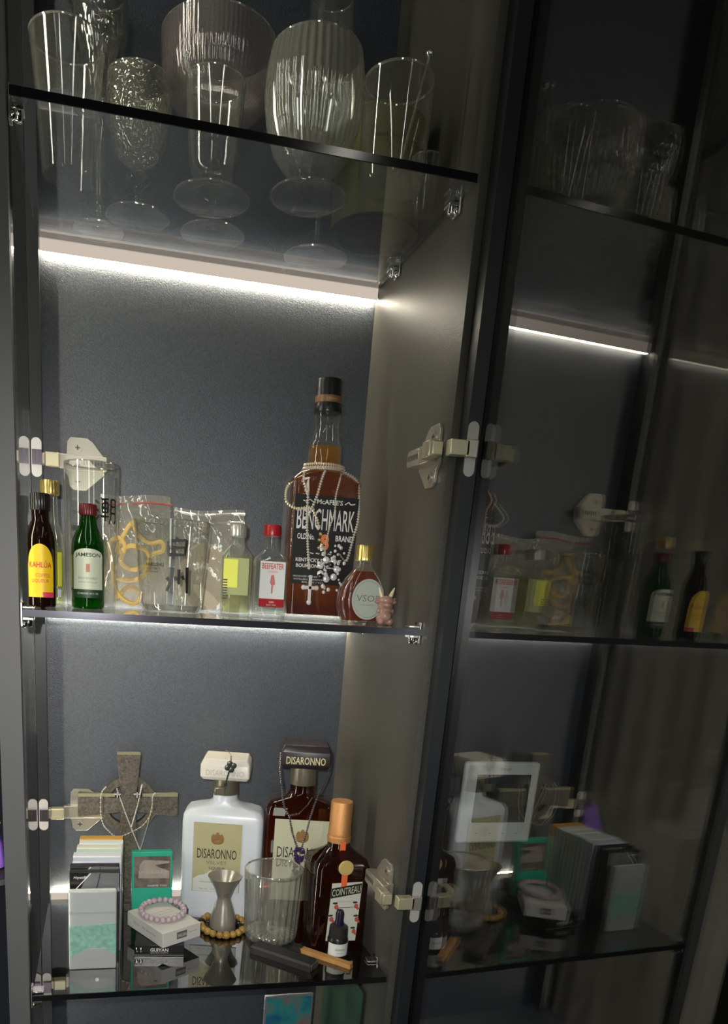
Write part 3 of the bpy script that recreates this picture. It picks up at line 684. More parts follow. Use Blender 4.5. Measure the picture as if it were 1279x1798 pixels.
def square_bottle(name, label, X, Y, hx, hy, h, neckr, necktop, rad, gm, lm, liq, rz=0, sh=0.012):
    t = thing(name, label, 'bottle', (X, Y, ZM), rz)
    secs = [(0, hx * .94, hy * .94, rad), (0.002, hx, hy, rad), (h, hx * 1.0, hy, rad), (h + sh * .5, hx * .9, hy * .9, rad), (h + sh, hx * .62, hy * .62, hx * .6), (h + sh * 1.6, neckr, neckr, neckr), (necktop, neckr * .95, neckr * .95, neckr)]
    obj('body', MB().loft(secs), gm, t)
    if liq: obj('liquid', MB().loft([(0.004, hx * .9, hy * .9, rad * .9), (min(h, liq), hx * .93, hy * .93, rad * .9)] + ([(liq, hx * .8, hy * .8, rad * .9)] if liq > h else [])), lm, t)
    return t
# clear miniature with lemon label and silver cap
t = square_bottle('miniature_bottle', 'clear miniature with silver cap and lemon yellow label', 0.2790, 0.180, 0.0215, 0.0160, 0.080, 0.0092, 0.108, 0.011, MINIG, YWATER, 0.082, rz=-0.1)
obj('cap', MB().lathe([(0.0002, 0.107), (0.0112, 0.107), (0.0118, 0.109), (0.0118, 0.121), (0.0108, 0.123), (0.0002, 0.123)], 60, rib=24, amp=0.02), SILVER, t)
l = obj('label', MB().box(-0.0190, 0.0160, -0.0166, -0.0161, 0.028, 0.078), glass('printed_clear_label', (0.80, 0.82, 0.62), 0.05, haze=0.55, hcol=(0.72, 0.76, 0.42)), t)
obj('yellow_panel', MB().box(-0.0195, 0.0005, -0.0172, -0.0167, 0.038, 0.076), YELG, l)
for k in range(8): obj('barcode_bar', MB().box(-0.0195, -0.0135, -0.0176, -0.0172, 0.022 + k * 0.0036, 0.0238 + k * 0.0036), INK, l)
# beefeater-like gin miniature
t = square_bottle('miniature_bottle', 'clear gin miniature with bright red cap and white label with red band', 0.3300, 0.190, 0.0235, 0.0165, 0.078, 0.0098, 0.114, 0.007, MINIG, WATER, 0.084, rz=0.02)
obj('cap', MB().lathe([(0.0002, 0.112), (0.0118, 0.112), (0.0122, 0.114), (0.0122, 0.125), (0.0112, 0.127), (0.0002, 0.127)], 60, rib=30, amp=0.012), REDC, t)
l = obj('label', MB().box(-0.0185, 0.0185, -0.0172, -0.0166, 0.014, 0.077), WPAPER, t)
text('BEEFEATER', 0.032, 0.0078, REDI, l, 0, -0.0175, 0.0705, bold=0.015)
text('LONDON', 0.014, 0.0028, PINKI, l, 0, -0.0175, 0.063)
g = MB().prism([(-0.002, 0.058), (0.0015, 0.059), (0.003, 0.054), (0.0045, 0.046), (0.0015, 0.044), (0.001, 0.033), (-0.0012, 0.033), (-0.001, 0.044), (-0.0035, 0.048)], -0.0176, -0.0173)
obj('guard_figure', g, pm('faded_red_print', (0.60, 0.20, 0.18), 0.5), l)
obj('red_band', MB().box(-0.0185, 0.0185, -0.0176, -0.0172, 0.014, 0.0255), REDC, l)
text('GIN', 0.007, 0.003, WPAPER, l, 0, -0.0179, 0.021)
text('DRY 47%', 0.014, 0.0018, WPAPER, l, 0, -0.0179, 0.0168)

# tall bourbon bottle
BX, BY = 0.4050, 0.212
t = thing('bourbon_bottle', 'tall rectangular bourbon bottle with black label and neck draped in chains', 'bottle', (BX, BY, ZM), 0.0); t.scale = (1.07, 1.0, 1.068)
hx, hy = 0.0475, 0.031
obj('body', MB().loft([(0, hx * .95, hy * .95, 0.012), (0.003, hx, hy, 0.012), (0.012, hx, hy, 0.012), (0.165, hx * 1.03, hy, 0.012), (0.180, hx * 1.03, hy, 0.012), (0.188, hx * .95, hy * .92, 0.02), (0.193, hx * .70, hy * .8, 0.02), (0.198, 0.024, 0.022, 0.02), (0.204, 0.0225, 0.0215, 0.0215), (0.226, 0.0225, 0.0215, 0.0215), (0.231, 0.019, 0.019, 0.019), (0.250, 0.0155, 0.0155, 0.0155), (0.262, 0.0175, 0.0175, 0.0175), (0.268, 0.0165, 0.0165, 0.0165)], 8), glass('bourbon_bottle_glass', (0.93, 0.93, 0.90), 0.05, haze=0.02, pw=3.4), t)
obj('liquid', MB().loft([(0.006, hx * .92, hy * .9, 0.010), (0.020, hx * .95, hy * .92, 0.010), (0.180, hx * .97, hy * .93, 0.010), (0.186, hx * .88, hy * .85, 0.018), (0.192, 0.026, 0.021, 0.02)], 8), AMBER, t)
obj('liquid', MB().loft([(0.1925, 0.0225, 0.020, 0.018), (0.224, 0.0205, 0.0195, 0.0195)], 8), AMBERN, t)  # neck slab in paler colour, paints in the amber glow
obj('liquid', MB().loft([(0.0055, hx * .90, hy * .86, 0.010), (0.0195, hx * .93, hy * .90, 0.010)], 6), AMBERN, t)  # bottom slab in paler colour, paints in the golden glow
obj('cap', MB().lathe([(0.0002, 0.266), (0.0185, 0.266), (0.0190, 0.268), (0.0182, 0.274), (0.0178, 0.275), (0.0178, 0.303), (0.0165, 0.306), (0.0002, 0.306)], 40), BLACKP, t)
b_ = obj('cap_band', MB().lathe([(0.0181, 0.277), (0.01815, 0.2772), (0.01815, 0.285), (0.0181, 0.2852)], 40), pm('copper_band', (0.22, 0.11, 0.05), 0.4), t)
text('1886', 0.014, 0.003, pm('copper_letters', (0.45, 0.3, 0.2), 0.5), b_, 0, 0, 0.281, R=0.0184)
yl = -hy - 0.0012
l = obj('label', MB().box(-0.044, 0.044, yl, yl + 0.0009, 0.046, 0.160), pm('black_label_paper', (0.012, 0.012, 0.014), 0.35), t)
yt = yl - 0.0003
text('McAFEE\'S', 0.036, 0.0062, WINK, l, 0.004, yt, 0.1525, bold=0.02)
for s in (-1, 1): obj('scroll_ornament', MB().tube(spline([(s * 0.022 + 0.003, yt, 0.151), (s * 0.027 + 0.003, yt, 0.154), (s * 0.030 + 0.003, yt, 0.1515), (s * 0.036 + 0.003, yt, 0.1525)], 5), 0.0007, 5), WINK, l)
text('BENCHMARK', 0.080, 0.027, WINK, l, 0, yt, 0.130, bold=0.005)
text('OLD No.', 0.024, 0.0075, WINK, l, -0.026, yt, 0.1075, bold=0.02)
text('BRAND', 0.025, 0.0075, WINK, l, 0.028, yt, 0.1075, bold=0.02)
text('8', 0.0125, 0.021, ORNG, l, 0.0005, yt, 0.1015, bold=0.06)
text('~ ~ ~ ~', 0.030, 0.0022, WINK, l, -0.004, yt, 0.0865)
text('KENTUCKY STRAIGHT', 0.064, 0.0048, WINK, l, -0.006, yt, 0.0775, bold=0.02)
text('BOURBON WHISKEY', 0.060, 0.0048, WINK, l, -0.007, yt, 0.0700, bold=0.02)
text('PRODUCED AND BOTTLED BY', 0.050, 0.0022, WINK, l, -0.015, yt, 0.0560)
text('DISTILLERY, FRANKFORT KY', 0.050, 0.0022, WINK, l, -0.014, yt, 0.0520)
text('40% ALC / VOL', 0.032, 0.002, WINK, l, -0.012, yt, 0.0485)

# chains on the bourbon bottle
YF = BY - hy - 0.0035
def pxp(lst, Y, org, n=6):
    p = [at(a, b, Y if len(q) == 0 else q[0]) - Vector(org) for (a, b, *q) in lst]
    return spline(p, n)
org = (BX, YF, ZM)
def neck_loop(zc, rx, ry, tiltx=0.0):
    return [(rx * math.cos(a), (BY - YF) + ry * math.sin(a), zc + tiltx * math.cos(a)) for a in [2 * PI * i / 40 for i in range(41)]]
t = thing('chain_necklace', 'silver chain necklace with a cross pendant hanging down the bourbon bottle', 'necklace', org)
mb = MB(); mb.chain(neck_loop(0.210, 0.0300, 0.026, 0.001), 0.0016, 0.0038)
mb.chain(pxp([(535, 826, YF + .012), (534, 845), (541, 868), (539, 905), (541, 960), (543, 1000)], YF, org), 0.0016, 0.0036)
mb.chain(pxp([(572, 826, YF + .008), (566, 840), (558, 868), (549, 890), (542, 905)], YF, org), 0.0015, 0.0036)
obj('chain', mb, SILVC, t)
p = at(544, 1030, YF) - Vector(org)
obj('cross_pendant', MB().box(p.x - 0.0022, p.x + 0.0022, -0.0035, -0.0005, p.z - 0.022, p.z + 0.016).box(p.x - 0.010, p.x + 0.010, -0.0035, -0.0005, p.z - 0.004, p.z + 0.001).ball((p.x, -0.002, p.z - 0.022), 0.004, 8, 6, sc=(1, .5, 1)).ball((p.x - 0.010, -0.002, p.z - 0.0015), 0.0035, 8, 6, sc=(1, .5, 1)).ball((p.x + 0.010, -0.002, p.z - 0.0015), 0.0035, 8, 6, sc=(1, .5, 1)), BSILV, t, bev=0.0006)
t = thing('chain_necklace', 'pale gold chain with a beaded drop, draped over the left shoulder of the bourbon bottle', 'necklace', org)
mb = MB(); mb.chain(neck_loop(0.214, 0.0290, 0.0255), 0.0014, 0.0034)
mb.chain(pxp([(530, 836, YF + .012), (507, 852, YF + .014), (502, 872), (506, 884), (522, 893), (546, 892), (558, 915), (560, 930)], YF, org), 0.0016, 0.0036)
obj('chain', mb, pm('pale_gold', (0.80, 0.70, 0.50), 0.3, metal=0.35), t)
mb = MB()
for (x, y) in ((563, 938), (561, 948), (565, 956), (560, 962)):
    q = at(x, y, YF) - Vector(org); mb.ball((q.x, -0.001, q.z), 0.0028, 8, 6)
obj('beads', mb, GOLD, t)
t = thing('chain_necklace', 'fine silver chain with a flower pendant set with black stones on the bourbon bottle', 'necklace', org)
mb = MB(); mb.chain(neck_loop(0.2075, 0.0315, 0.027), 0.0010, 0.0030)
mb.chain(pxp([(600, 832, YF + .012), (596, 848), (590, 872), (588, 900), (578, 930), (571, 965), (572, 985)], YF, org), 0.0011, 0.0030)
obj('chain', mb, SILVC, t)
mb = MB(); rnd = random.Random(4)
for k in range(46):
    x, y = rnd.uniform(556, 604), rnd.uniform(955, 1040)
    if abs((x - 580) - (y - 995) * -0.15) > 24: continue
    q = at(x, y, YF) - Vector(org); mb.ball((q.x, -0.0018 - 0.002 * rnd.random(), q.z), rnd.uniform(0.0014, 0.0034), 7, 5)
for k in range(7):
    a = k * 2 * PI / 7; q = at(576 + 15 * math.cos(a), 1000 + 17 * math.sin(a), YF) - Vector(org); mb.ball((q.x, -0.002, q.z), 0.0050, 10, 6, sc=(1, .35, 1))
obj('flower_pendant', mb, BSILV, t)
mb = MB()
for (x, y) in ((580, 992), (561, 1012)):
    q = at(x, y, YF) - Vector(org); mb.ball((q.x, -0.0055, q.z), 0.0042, 12, 8, sc=(1, .6, 1))
obj('black_stones', mb, BLACKP, t)
t = thing('chain_necklace', 'long silver chain hanging down the right edge of the bourbon bottle', 'necklace', org)
mb = MB(); mb.chain(pxp([(602, 828, YF + .016), (628, 846, YF + .012), (631, 880, YF + .006), (629, 915), (622, 940), (616, 962), (608, 985), (596, 972)], YF, org), 0.0016, 0.0036)
obj('chain', mb, SILVC, t)

# round brandy flask
t = thing('miniature_bottle', 'pear-shaped cognac miniature with gold cap and round grey label', 'bottle', (0.4500, 0.128, ZM), 0.0)
def flask(sc=1.0, lo=0.0, hi=0.092):
    s = [(0.0, 0.0245, 0.013, 0.013), (0.003, 0.0275, 0.015, 0.015), (0.015, 0.033, 0.017, 0.016), (0.030, 0.0355, 0.018, 0.017), (0.045, 0.033, 0.017, 0.016), (0.060, 0.0245, 0.014, 0.013), (0.070, 0.0165, 0.0115, 0.011), (0.077, 0.0105, 0.010, 0.010), (0.092, 0.0100, 0.010, 0.010)]
    return [(z, a * sc, b * sc, c * sc) for z, a, b, c in s if lo <= z <= hi]
obj('body', MB().loft(flask(), 8), glass('cognac_flask_glass', (0.93, 0.9, 0.85), 0.07, haze=0.02, pw=3), t)
obj('liquid', MB().loft(flask(0.92, 0.003, 0.070), 8), COGN, t)
obj('cap', MB().lathe([(0.0002, 0.084), (0.0120, 0.084), (0.0125, 0.086), (0.0120, 0.088), (0.0120, 0.103), (0.0108, 0.105), (0.0002, 0.105)], 60, rib=24, amp=0.02), GOLD, t)
n = 36; pg = [(0.004 + 0.0235 * math.cos(2 * PI * i / n), 0.0325 + 0.0275 * math.sin(2 * PI * i / n)) for i in range(n)]
l = obj('label', MB().prism(pg, -0.0192, -0.0184), GREYL, t)
text('VSOP', 0.034, 0.0085, pm('grey_green_ink', (0.12, 0.15, 0.12), 0.5), l, 0.004, -0.0195, 0.034, bold=-0.005)
text('FINE BRANDY', 0.022, 0.0026, GREYLR, l, 0.004, -0.0195, 0.025)
obj('ring_print', MB().tube([(0.004 + 0.0205 * math.cos(2 * PI * i / n), -0.0193, 0.0325 + 0.0245 * math.sin(2 * PI * i / n)) for i in range(n)], 0.0004, 4, closed=True), GREYLR, l)
# dragon-like stone figurine
t = thing('stone_figurine', 'small pink stone animal figurine with two ivory horns, at the right end', 'figurine', (0.4690, 0.080, ZM), 0.0); t.scale = (0.88, 0.9, 0.86)
mb = MB(); rnd = random.Random(2)
for (x, y, z, r, sc) in [(0, 0, .010, .0128, (1, .9, .8)), (0, -.001, .020, .0108, (1, .9, .9)), (0, 0, .030, .0118, (1.05, .9, .8)), (0, -.003, .038, .0105, (1.1, .9, .7)), (-.007, -.006, .006, .006, (1, 1, 1)), (.007, -.006, .006, .006, (1, 1, 1)), (0, -.009, .031, .0065, (1.1, .9, .7)), (-.012, 0, .036, .0045, (1.4, .6, .8)), (.012, 0, .036, .0045, (1.4, .6, .8)), (-.010, -.002, .022, .004, (1, 1, 1)), (.010, -.002, .022, .004, (1, 1, 1)), (0, -.008, .014, .0085, (1, .7, 1))]:
    mb.ball((x, y, max(z, r * sc[2])), r, 12, 8, sc=sc)
obj('body', mb, DRAG, t)
for s in (-1, 1): obj('horn', MB().tube([(s * 0.006, 0, 0.042), (s * 0.009, 0, 0.049), (s * 0.0125, 0, 0.058)], [0.0032, 0.0028, 0.0008], 8), IVORYH, t)
for s in (-1, 1): obj('ear', MB().tube([(s * 0.011, 0, 0.038), (s * 0.016, 0, 0.042)], [0.003, 0.0008], 6), DRAG, t)

# ================================================================== LOWER SHELF
ZL = Z3 + T + 0.0002
# Celtic cross
t = thing('celtic_cross', 'dark carved celtic cross standing against the back of the lower shelf', 'cross', (0.134, 0.272, ZL), 0.0)
cz = 0.182
def arm(L0, L1, w0, w1, ang):
    p = [(-w0, L0), (-w1, L1 - 0.002), (-w1 + 0.002, L1), (w1 - 0.002, L1), (w1, L1 - 0.002), (w0, L0)]
    c, s = math.cos(ang), math.sin(ang); return [(x * c + z * s, cz - x * s + z * c) for x, z in p]
mb = MB()
for ang, L1 in ((0, 0.084), (PI / 2, 0.080), (-PI / 2, 0.080)): mb.prism(arm(0.010, L1, 0.0120, 0.0190, ang), -0.009, 0.009)
mb.prism([(-0.012, cz - 0.01), (0.012, cz - 0.01), (0.018, 0.012), (-0.018, 0.012)][::-1], -0.009, 0.009)
obj('cross_body', mb, STONE, t, bev=0.001)
obj('base', MB().box(-0.028, 0.028, -0.018, 0.018, 0, 0.013), STONE, t, bev=0.001)
def annulus(r0, r1, y0, y1, n=48):
    vs = []
    for i in range(n):
        a = 2 * PI * i / n
        for r, y in ((r0, y0), (r1, y0), (r1, y1), (r0, y1)): vs.append((r * math.cos(a), y, cz + r * math.sin(a)))
    return MB().add(vs, [(i * 4 + k, i * 4 + (k + 1) % 4, ((i + 1) % n) * 4 + (k + 1) % 4, ((i + 1) % n) * 4 + k) for i in range(n) for k in range(4)])
obj('ring', annulus(0.0335, 0.0465, -0.0055, 0.0075), STONE, t, bev=0.0008)
obj('boss', MB().add(*(lambda m: (m.v, m.f))(annulus(0.0001, 0.0175, -0.0110, 0.001))), STONE, t, bev=0.001)
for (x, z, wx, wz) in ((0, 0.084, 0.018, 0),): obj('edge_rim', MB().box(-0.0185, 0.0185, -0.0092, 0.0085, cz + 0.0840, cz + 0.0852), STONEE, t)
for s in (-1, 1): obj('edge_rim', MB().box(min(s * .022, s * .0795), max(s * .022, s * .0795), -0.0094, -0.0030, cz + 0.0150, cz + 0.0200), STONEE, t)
# chains on the cross
yc = 0.272 - 0.0125; org = (0.134, yc, ZL)
t = thing('chain_necklace', 'fine silver chain with two tiny crosses hung on the celtic cross', 'necklace', org)
mb = MB(); mb.chain([at(a, b, yc) - Vector(org) for a, b in ((205, 1384), (222, 1432), (246, 1493), (253, 1470), (260, 1446), (268, 1408))], 0.0009, 0.0028)
mb.chain([at(a, b, yc) - Vector(org) for a, b in ((250, 1376), (243, 1410), (231, 1452))], 0.0009, 0.0028)
obj('chain', mb, SILVC, t)
mb = MB()
for (x, y) in ((206, 1394), (241, 1394)):
    q = at(x, y, yc) - Vector(org); mb.box(q.x - 0.0055, q.x + 0.0055, -0.0022, -0.0008, q.z - 0.0009, q.z + 0.0009).box(q.x - 0.0009, q.x + 0.0009, -0.0022, -0.0008, q.z - 0.006, q.z + 0.003)
obj('cross_charms', mb, BSILV, t)
t = thing('bead_necklace', 'pale fine bead necklace looped over the left of the celtic cross ring', 'necklace', org)
mb = MB(); pth = spline([at(a, b, yc) - Vector(org) for a, b in ((186, 1382), (178, 1394), (177, 1425), (181, 1446), (190, 1458), (205, 1469), (226, 1463), (252, 1448), (266, 1425), (268, 1400), (272, 1393))], 8)
for p in pth[::2]: mb.ball(p, 0.0014, 6, 5)
mb.tube(pth, 0.0005, 5)
obj('beads', mb, pm('pale_beads', (0.62, 0.58, 0.45), 0.35), t)

# row of card packs standing behind each other
rows = [(0.214, 0.1445, 0.0590, 0.0650, 'ochre'), (0.196, 0.1435, 0.0590, 0.0650, 0), (0.178, 0.1430, 0.0560, 0.0660, 1), (0.160, 0.1420, 0.0555, 0.0665, 3), (0.142, 0.1435, 0.0520, 0.0680, 0), (0.124, 0.1420, 0.0520, 0.0680, 2)]
lbl = ['slim pack with an ochre top, rearmost of the row on the lower shelf left', 'white slim pack right in front of the ochre topped one', 'ivory slim pack third from the back of the row', 'pale mint slim pack fourth from the back of the row', 'white slim pack second behind the black packs', 'pale blue slim pack directly behind the black packs']
for (y, h, x0, wd, c), lb in zip(rows, lbl):
    m = OCHRE if c == 'ochre' else CARDA[c]
    t = thing('slim_pack', lb, 'pack', (x0 + wd / 2, y, ZL), -0.04, 'row of slim packs on the lower shelf')
    obj('box', MB().box(-wd / 2, wd / 2, -0.0082, 0.0082, 0, h), CARDA[1] if c == 'ochre' else m, t, bev=0.0008)
    obj('lid', MB().box(-wd / 2 - 0.0004, wd / 2 + 0.0004, -0.0086, 0.0086, h - 0.020, h + 0.0004), m, t, bev=0.0008)
    obj('lid_seam', MB().box(-wd / 2 - 0.0005, wd / 2 + 0.0005, -0.0088, -0.0084, h - 0.021, h - 0.0204), GREYI, t)
def blackpack(y, h, label, front):
    t = thing('black_pack', label, 'pack', (0.0825, y, ZL), -0.03, None)
    obj('box', MB().box(-0.034, 0.034, -0.0065, 0.0065, 0, h), BLACKP, t, bev=0.0006)
    l = obj('grey_panel', MB().prism([(-0.018, h - 0.022), (-0.008, h - 0.001), (0.0335, h - 0.001), (0.0335, h - 0.030), (-0.022, h - 0.030)][::-1], -0.0069, -0.0066), pm('grey_print', (0.16, 0.17, 0.18), 0.35), t)
    obj('stripe', MB().prism([(-0.026, h - 0.024), (-0.006, h - 0.001), (-0.0045, h - 0.001), (-0.0245, h - 0.024)][::-1], -0.0072, -0.0069), WINK, t)
    obj('stripe', MB().prism([(0.002, h - 0.024), (0.0075, h - 0.001), (0.0085, h - 0.001), (0.003, h - 0.024)][::-1], -0.0072, -0.0070), INK, t)
    text('Hayati88', 0.019, 0.0055, WINK, t, -0.019, -0.0070, h - 0.0075, shear=0.3)
    return t
blackpack(0.104, 0.142, 'black pack with grey panel, just behind the front black pack', 0)
blackpack(0.089, 0.1385, 'front black pack with white slanted stripe and white script', 1)
# shiny metallic case at the very front
t = thing('metallic_case', 'shiny silver case with mint green corners, front left of the lower shelf', 'case', (0.0800, 0.070, ZL), -0.01)
obj('case_body', MB().box(-0.0325, 0.0325, -0.0055, 0.0055, 0, 0.1185), MSILV, t, bev=0.002)
obj('mint_print', MB().prism([(-0.0315, 0.018), (-0.0315, 0.066), (0.0315, 0.070), (0.0315, 0.020), (0.020, 0.030), (0.0, 0.033), (-0.016, 0.028)], -0.0060, -0.0056), MINT, t)
obj('mauve_print', MB().prism([(-0.0315, 0.001), (-0.0315, 0.0175), (-0.016, 0.0275), (0.0, 0.0325), (0.020, 0.0295), (0.0315, 0.0195), (0.0315, 0.001)], -0.0060, -0.0056), MAUVE, t)
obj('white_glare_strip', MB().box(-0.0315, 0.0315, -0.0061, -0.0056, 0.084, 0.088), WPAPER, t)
obj('sleeve', MB().box(-0.034, 0.034, -0.0070, -0.0066, 0.001, 0.1205), ACRYL, t)
text('MENTHOL', 0.028, 0.0035, WPAPER, t, 0, -0.0062, 0.012)
obj('sleeve_side', MB().box(0.0335, 0.0365, -0.0066, 0.0062, 0.001, 0.118), ACRYL, t)
# green framed pack
t = thing('green_pack', 'green pack with a brown photo leaning behind the white pack', 'pack', (0.1700, 0.198, ZL), 0.0)
Mt = Matrix.Rotation(-0.12, 4, 'X')
def gp(name, mb, mat, p, **k): mb.v = [tuple(Mt @ Vector(q)) for q in mb.v]; mb.shift((0, 0, 0.002)); return obj(name, mb, mat, p, **k)
gp('box', MB().box(-0.032, 0.032, -0.009, 0.009, 0, 0.121), TEAL, t, bev=0.0012)
l = gp('photo', MB().box(-0.0285, 0.0285, -0.0095, -0.0090, 0.063, 0.114), PHOTO, t)
gp('photo_shape', MB().prism([(-0.020, 0.100), (-0.014, 0.108), (-0.006, 0.108), (0.027, 0.106), (0.027, 0.103), (0.004, 0.100), (0.010, 0.096), (0.027, 0.090), (0.027, 0.078), (-0.022, 0.079), (-0.020, 0.092)][::-1], -0.0098, -0.0095), SKIN, l)
text('SMOKING', 0.044, 0.005, GREYL, l, 0, -0.0105, 0.0885, M=Matrix.Translation((0, 0, 0.002)) @ Mt)
text('HARMS YOU', 0.030, 0.003, WINK, l, 0.008, -0.0101, 0.0665, M=Matrix.Translation((0, 0, 0.002)) @ Mt)
# black flat pack with lettering
t = thing('flat_black_pack', 'glossy black flat pack lying under the white pack', 'pack', (0.1810, 0.150, ZL), -0.10)
obj('box', MB().box(-0.0365, 0.0365, -0.0565, 0.0565, 0, 0.0172), BLACKP, t, bev=0.0006)
text('GUIYAN', 0.0265, 0.0055, WINK, t, 0.0, -0.0570, 0.0098, bold=0.02)
text('BLACK FRUIT CIGARETTE', 0.026, 0.0014, WINK, t, 0.0, -0.0570, 0.0052)
for x in (-0.033, -0.0265): obj('silver_mark', MB().ball((x, -0.0567, 0.009), 0.0032, 10, 6, sc=(.9, .15, 1.5)), CHROME, t)
obj('silver_line', MB().box(-0.0362, 0.0362, -0.0569, -0.0566, 0.0008, 0.0014), SILVER, t)
# white pack on top
t = thing('white_pack', 'white printed pack lying skewed on the black flat pack', 'pack', (0.1850, 0.1420, ZL + 0.0174), -0.0)
Mw = Matrix.Rotation(math.radians(30), 4, 'Z')
def wp(name, mb, mat, p=t, **k): mb.v = [tuple(Mw @ Vector(q)) for q in mb.v]; return obj(name, mb, mat, p, **k)
wp('box', MB().box(-0.0345, 0.0345, -0.048, 0.048, 0, 0.0235), pm('white_card_box', (0.72, 0.70, 0.66), 0.5), bev=0.0008)
text('SAKURA', 0.016, 0.005, WINK, wp('grey_badge', MB().box(-0.0095, 0.0085, -0.0488, -0.0481, 0.0075, 0.0185), pm('badge_grey', (0.16, 0.15, 0.13), 0.5)), -0.0005, -0.0492, 0.013, M=Mw)
text('cigarettes', 0.016, 0.0022, GREYI, t, 0.020, -0.0485, 0.0135, M=Mw)
Mtop = Mw @ Matrix(((1, 0, 0, 0), (0, 0, 1, 0), (0, -1, 0, 0.0239), (0, 0, 0, 1)))
for k in range(5): text('smoking is harmful to health', 0.050, 0.0025, GREYI, t, 0, 0.0, 0.016 - k * 0.009, M=Mtop)
Ms = Mw @ Matrix(((0, 1, 0, 0), (-1, 0, 0, 0), (0, 0, 1, 0), (0, 0, 0, 1)))
text('filter 20 pieces', 0.060, 0.004, GREYI, t, 0.0, -0.0349, 0.012, M=Ms)
# pink bead bracelet on it
def bracelet(name, label, X, Y, Z, R1, R2, r, n, mats, rz=0, tilt=0):
    t = thing(name, label, 'bracelet', (X, Y, Z), rz)
    for i in range(n):
        a = 2 * PI * i / n
        m = mats[i % len(mats)]
        obj('bead', MB().ball((R1 * math.cos(a), R2 * math.sin(a), r + tilt * (1 + math.sin(a))), r * (1 + 0.05 * math.sin(7 * a)), 12, 8), m, t)
    return t
bracelet('bead_bracelet', 'pale pink bead bracelet lying on the white pack', 0.1840, 0.1520, ZL + 0.0174 + 0.0236, 0.0330, 0.0330, 0.0047, 23, [PINKB], tilt=0.002)
# jigger in brown bead bracelet
t = thing('bar_jigger', 'steel hourglass jigger standing inside the brown bead bracelet', 'jigger', (0.2830, 0.178, ZL + 0.0002))
obj('jigger_body', MB().lathe([(0.0002, 0.002), (0.019, 0.002), (0.0205, 0.0), (0.0215, 0.001), (0.0205, 0.020), (0.0135, 0.042), (0.0105, 0.052), (0.0110, 0.056), (0.0170, 0.072), (0.0270, 0.0905), (0.0262, 0.0905), (0.0160, 0.073), (0.0090, 0.060), (0.0002, 0.058)], 56), STEEL, t)
text('1/2', 0.006, 0.005, STEELD, t, 0, 0, 0.064, R=0.0185, name='stamped_mark')
bracelet('bead_bracelet', 'honey brown bead bracelet around the jigger, right of the white pack', 0.2835, 0.180, ZL, 0.0345, 0.0400, 0.0060, 20, [BROWNB] * 9 + [DBEAD])
bracelet('bead_bracelet', 'small dark bead bracelet beneath the honey brown one', 0.2845, 0.176, ZL, 0.0270, 0.0310, 0.0045, 20, [DBEAD])

# white square bottle
def square_big(name, label, X, Y, rz, gm, capm, coll, hx=0.0655, hy=0.033):
    t = thing(name, label, 'bottle', (X, Y, ZL), rz)
    secs = [(0, hx * .96, hy * .94, 0.010), (0.003, hx * .985, hy, 0.011), (0.010, hx, hy, 0.011), (0.165, hx, hy, 0.011), (0.176, hx * .985, hy * .97, 0.011), (0.184, hx * .90, hy * .88, 0.012), (0.188, hx * .74, hy * .75, 0.014), (0.192, hx * .45, hy * .7, 0.018), (0.199, 0.0205, 0.0205, 0.0205), (0.212, 0.0190, 0.0190, 0.0190)]
    obj('body', MB().loft(secs, 8), gm, t)
    obj('collar', MB().lathe([(0.0002, 0.209), (0.0200, 0.209), (0.0205, 0.211), (0.0205, 0.236), (0.019, 0.2375), (0.0002, 0.2375)], 40), coll, t)
    c = obj('cap', MB().loft([(0.2375, 0.035, 0.031, 0.003), (0.243, 0.039, 0.035, 0.003), (0.262, 0.039, 0.035, 0.003), (0.271, 0.034, 0.030, 0.003)], 2), capm, t, bev=0.001)
    return t, c, hx, hy
rz = -0.24
t, c, hx, hy = square_big('liqueur_bottle', 'white square liqueur bottle with white cap and champagne label', 0.2890, 0.243, rz, WHITEB, CREAMC, BRONZE)
text('DISARONNO', 0.060, 0.009, pm('faint_cap_print', (0.52, 0.50, 0.46), 0.5), c, 0.0, -0.0354, 0.250)
l = obj('label', MB().box(-0.046, 0.032, -hy - 0.0014, -hy - 0.0004, 0.049, 0.167), GOLDC, t)
y = -hy - 0.0018
text('DISARONNO', 0.064, 0.0165, INK, l, -0.007, y, 0.115, bold=0.002)
text('VELVET', 0.034, 0.0055, GREYI, l, -0.007, y, 0.100)
text('LIQUEUR', 0.026, 0.0050, INK, l, -0.006, y, 0.090)
def crest(l, x, y, z, m):
    mb = MB()
    for s in (-1, 0, 1): mb.ball((x + s * 0.0062, y, z + (0.003 if s == 0 else 0)), 0.0050, 10, 8, sc=(0.8, .08, 1.6))
    mb.ball((x, y, z - 0.006), 0.006, 10, 6, sc=(1.4, .08, .6))
    obj('crest', mb, m, l)
crest(l, -0.007, y, 0.141, BROWNI)
pg = [(a_, b_ + 0.0125) for a_, b_ in [(-0.0445, 0.037), (0.0305, 0.037), (0.0305, 0.062), (0.022, 0.069), (0.016, 0.064), (0.006, 0.073), (-0.004, 0.066), (-0.016, 0.074), (-0.026, 0.066), (-0.036, 0.064), (-0.0445, 0.058)]]
obj('pale_wave_print', MB().prism(pg, y + 0.0002, y + 0.0004), pm('pale_wave', (0.70, 0.72, 0.68), 0.5), l)
text('ORIGINALE ITALY', 0.04, 0.0022, GREYI, l, -0.014, y - 0.0002, 0.066)
text('50 cl   17% vol', 0.04, 0.0022, GREYI, l, -0.014, y - 0.0002, 0.054)
